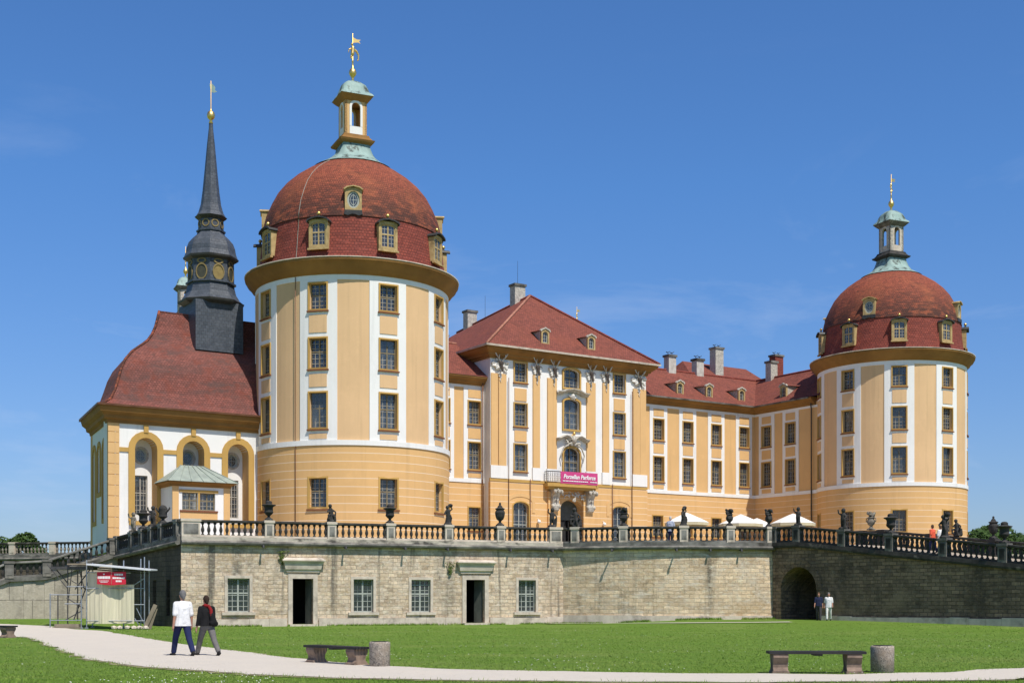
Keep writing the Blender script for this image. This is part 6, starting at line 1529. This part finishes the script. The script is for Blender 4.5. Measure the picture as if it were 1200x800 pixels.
# ------------------------------------------------------------------ trees and plants
def crown_mb(seed, lobes, n, leaf):
    g = random.Random(seed); vs = []; fs = []
    for (c, r) in lobes:
        for i in range(n):
            d = Vector((g.gauss(0, 1), g.gauss(0, 1), g.gauss(0, 1))).normalized(); q = r * (g.uniform(.35, 1.0) ** .5) * (1 + .28 * noise.noise(d * 2.2 + Vector(c)))
            p = Vector(c) + Vector((d.x * q, d.y * q, d.z * q * .8)); a = Vector((g.gauss(0, 1), g.gauss(0, 1), g.gauss(0, .7))).normalized(); b = a.orthogonal().normalized(); s = leaf * g.uniform(.6, 1.3)
            o = len(vs); vs += [p - a * s, p + b * s * .5, p + a * s, p - b * s * .5]; fs.append((o, o + 1, o + 2, o + 3))
    m = MB(); m.add(vs, fs); return m
def tree(seed, label, loc, h, w, mat='leaf', n=420, leaf=.42, group=None, nl=9):
    g = random.Random(seed); root = thing('tree', label, 'tree', loc, 0, group)
    mb = MB(); pts = [(0, 0, -.3), (g.uniform(-.2, .2), 0, h * .25), (g.uniform(-.4, .4), g.uniform(-.3, .3), h * .5), (g.uniform(-.4, .4), 0, h * .8)]
    mb.path(pts, h * .028, h * .008, 8)
    lobes = []
    for i in range(nl):
        a = 2 * math.pi * i / nl * 1.62 + g.uniform(-.3, .3); rr = w * .5 * g.uniform(.25, .72); z = h * g.uniform(.38, .84); lobes.append(((rr * math.cos(a), rr * math.sin(a), z), w * g.uniform(.12, .24)))
        mb.path([(0, 0, h * .3 + .1 * i), (rr * .5 * math.cos(a), rr * .5 * math.sin(a), z * .8), (rr * math.cos(a), rr * math.sin(a), z)], h * .01, h * .003, 5)
    lobes.append(((0, 0, h * .84), w * .24))
    mb.build('trunk', M['bark'], root); crown_mb(seed, lobes, n, leaf).build('crown', M[mat], root, recalc=False)
    return root
TG = 'trees beyond the castle'
def tp(px, Y): return Vector(((px - 600) / 1530 * Y, Y, 0))
tree(1, 'dense tree at the far left, its crown right of centre above the distant balustrade', tp(30, 215), 13.2, 7.5, 'leaf', group=TG)
tree(2, 'broad tree cut by the left edge of the picture', tp(-2, 225), 12.6, 8.5, 'leaf', group=TG)
for i, (px, Y, h, w, m_, lab) in enumerate(((1146, 260, 16.2, 11, 'leaf', 'tree crown touching the right side of the farther tower'), (1168, 285, 18.6, 13, 'leaf', 'highest tree crown between the tower and the dark urns'), (1192, 300, 17.4, 12, 'leaf_blue', 'bluish tree crown behind the large bowl urn'), (1216, 290, 15.8, 12, 'leaf_blue', 'tree crown cut by the right edge of the picture'), (1131, 280, 15.0, 9, 'leaf', 'low tree crown mostly hidden by the farther tower'))):
    tree(20 + i, lab, tp(px, Y), h, w, m_, 300, .5, TG, 14)
for i, (x, z, hgt, lab) in enumerate(((5.55, 4.25, .8, 'yellow green weed hanging from the wall, left of the first doorway'), (15.55, 3.7, .75, 'green weed growing from the wall, left of the second doorway'))):
    g2_ = random.Random(40 + i); mb = MB()
    for k in range(150):
        q = g2_.random(); p = Vector((g2_.gauss(0, .14 * (1.1 - q)), -.05 - .10 * g2_.random(), -hgt * q)); a = Vector((g2_.gauss(0, 1), g2_.gauss(0, .6), g2_.gauss(-.5, .8))).normalized(); b = a.orthogonal().normalized(); s = g2_.uniform(.03, .075)
        mb.add([p - a * s, p + b * s * .5, p + a * s, p - b * s * .5], [(0, 1, 2, 3)])
    rt = thing('wall_plant', lab, 'plant', lp(Cc, TA, x, -.02, z), TA); mb.build('leaves', M['weed'], rt, recalc=False)
    mb = MB(); mb.path([(0, .03, .06), (.02, -.06, -.1), (-.03, -.07, -hgt * .8)], .012, .005, 5); mb.build('stem', M['bark'], rt)
# mown grass blades in the foreground, thinning into the distance
def inside_path(x, y):
    n = len(PA)
    lo_, hi_ = None, None
    return False
import bisect
PAx = sorted((p.x, p.y) for p in PA); PBx = sorted((p.x, p.y) for p in PB)
def yat(T, x):
    k = bisect.bisect(T, (x, 0)); k = max(1, min(len(T) - 1, k)); a, b = T[k - 1], T[k]
    return a[1] + (b[1] - a[1]) * (x - a[0]) / max(1e-6, b[0] - a[0])
vs = []; fs = []; g = random.Random(77); made = 0
while made < 50000:
    Y = 22.6 + 48 * g.random() ** 1.9; X = g.uniform(-.42, .42) * Y
    if yat(PBx, X) - .03 < Y < yat(PAx, X) + .03: continue
    made += 1; z = zg(X, Y)
    for k in range(2):
        a = g.uniform(0, 6.28); h = g.uniform(.018, .036); w = .007 + .0002 * (Y - 22); dx, dy = math.cos(a) * w, math.sin(a) * w; o = len(vs); lx, ly = g.gauss(0, .02), g.gauss(0, .02); ox, oy = g.gauss(0, .03), g.gauss(0, .03)
        vs += [(X + ox - dx, Y + oy - dy, z), (X + ox + dx, Y + oy + dy, z), (X + ox + lx, Y + oy + ly, z + h)]; fs.append((o, o + 1, o + 2))
for E in (PA, PB):            # longer tufts leaning over the edges of the path
    for p, q in zip(E, E[1:]):
        if not (20 < p.y < 62): continue
        for k in range(int((q - p).length * 26)):
            if noise.noise(p * .9) < -.25: continue
            c = p.lerp(q, g.random()) + Vector((g.gauss(0, .07), g.gauss(0, .10), 0)); a = g.uniform(0, 6.28); h = g.uniform(.03, .085); w = .010; o = len(vs); z = zg(c.x, c.y)
            vs += [(c.x - math.cos(a) * w, c.y - math.sin(a) * w, z), (c.x + math.cos(a) * w, c.y + math.sin(a) * w, z), (c.x + g.gauss(0, .03), c.y + g.gauss(0, .03), z + h)]; fs.append((o, o + 1, o + 2))
for k in range(9000):         # unmown fringe at the foot of the terrace walls
    t = g.random(); c = lp(Cc, TA, t * TL, -.1 - abs(g.gauss(0, .12))) if k % 2 else Vector(AS.pos(t * LARC, 0, .1 + abs(g.gauss(0, .12))))
    if noise.noise(c * .5) < -.1: continue
    a = g.uniform(0, 6.28); h = g.uniform(.05, .17); w = .018; o = len(vs); z = zg(c.x, c.y)
    vs += [(c.x - math.cos(a) * w, c.y - math.sin(a) * w, z), (c.x + math.cos(a) * w, c.y + math.sin(a) * w, z), (c.x + g.gauss(0, .05), c.y + g.gauss(0, .05), z + h)]; fs.append((o, o + 1, o + 2))
dv = []; df = []
while len(df) < 420:
    Y = 23 + 40 * g.random() ** 1.6; X = g.uniform(-.42, .42) * Y
    if yat(PBx, X) - .1 < Y < yat(PAx, X) + .1 or noise.noise(Vector((X * .25, Y * .25, 3))) < .08: continue
    z = zg(X, Y) + .04; r = g.uniform(.010, .017); o = len(dv)
    dv += [(X + r * math.cos(q * 1.2566), Y + r * math.sin(q * 1.2566), z + (.008 if q % 2 else 0)) for q in range(5)]; df.append(tuple(range(o, o + 5)))
dm_ = bpy.data.meshes.new('daisies'); dm_.from_pydata(dv, [], df); dm_.materials.append(M['white_cloth']); put('daisies', dm_)['kind'] = 'stuff'
me = bpy.data.meshes.new('grass'); me.from_pydata(vs, [], fs); me.materials.append(M['blade'])
o = put('grass', me); o['kind'] = 'stuff'

# ------------------------------------------------------------------ light, sky, camera
SUN_AZ, SUN_EL = 33., 58.
a, e = R_(SUN_AZ), R_(SUN_EL); sd = Vector((math.sin(a) * math.cos(e), -math.cos(a) * math.cos(e), math.sin(e)))
su = bpy.data.lights.new('sun', 'SUN'); su.energy = 4.2; su.angle = R_(.53); su.color = (1, .95, .87)
so = bpy.data.objects.new('sun', su); COL.objects.link(so); so.rotation_euler = (-sd).to_track_quat('-Z', 'Y').to_euler(); so.location = sd * 300
w = bpy.data.worlds.new('World'); sc.world = w; w.use_nodes = True; nt = w.node_tree
bg = nt.nodes['Background']; bg.inputs['Strength'].default_value = .085
sk = nn(nt, 'ShaderNodeTexSky', sky_type='NISHITA'); sk.sun_disc = False; sk.sun_elevation = e; sk.sun_rotation = math.pi - a
sk.altitude = 200; sk.air_density = 1.0; sk.dust_density = .6; sk.ozone_density = 2.2
v = coords(nt, 'Generated', (1.6, 1.6, 5.5))
f1 = noise_fac(nt, v, 1.5, .56, .86, 8, .62, .6)
sp = nn(nt, 'ShaderNodeSeparateXYZ'); tc = nn(nt, 'ShaderNodeTexCoord'); nt.links.new(tc.outputs['Generated'], sp.inputs[0])
r = nn(nt, 'ShaderNodeMapRange'); r.inputs['From Min'].default_value = .40; r.inputs['From Max'].default_value = .02; nt.links.new(sp.outputs['Z'], r.inputs['Value'])
fac = mul(nt, mul(nt, f1, r.outputs['Result']), .8)
el = nn(nt, 'ShaderNodeMapRange'); el.inputs['From Min'].default_value = .42; el.inputs['From Max'].default_value = .75; nt.links.new(sp.outputs['Z'], el.inputs['Value'])
lo_ = nn(nt, 'ShaderNodeMapRange'); lo_.inputs['From Min'].default_value = 0.; lo_.inputs['From Max'].default_value = .30; nt.links.new(sp.outputs['Z'], lo_.inputs['Value'])
tint = mix(nt, lo_.outputs['Result'], (.72, .80, 1.08), (.60, 1.0, 1.46))
tint = mix(nt, el.outputs['Result'], tint, (.88, .68, .74))
skc = mix(nt, 1.0, sk.outputs[0], tint, 'MULTIPLY')
col = mix(nt, fac, skc, (6.5, 7.4, 9.2))
nt.links.new(col, bg.inputs['Color'])
cam = bpy.data.cameras.new('camera'); co = bpy.data.objects.new('camera', cam); COL.objects.link(co); sc.camera = co
co.location = (0, 0, CAMZ); co.rotation_euler = (math.pi / 2, 0, 0)
cam.sensor_width = 36; cam.lens = 36 * 1530 / 1200; cam.shift_y = 302 / 1200; cam.clip_start = .1; cam.clip_end = 12000
sc.view_settings.view_transform = 'Standard'; sc.view_settings.look = 'None'; sc.view_settings.gamma = 1; sc.view_settings.exposure = .23
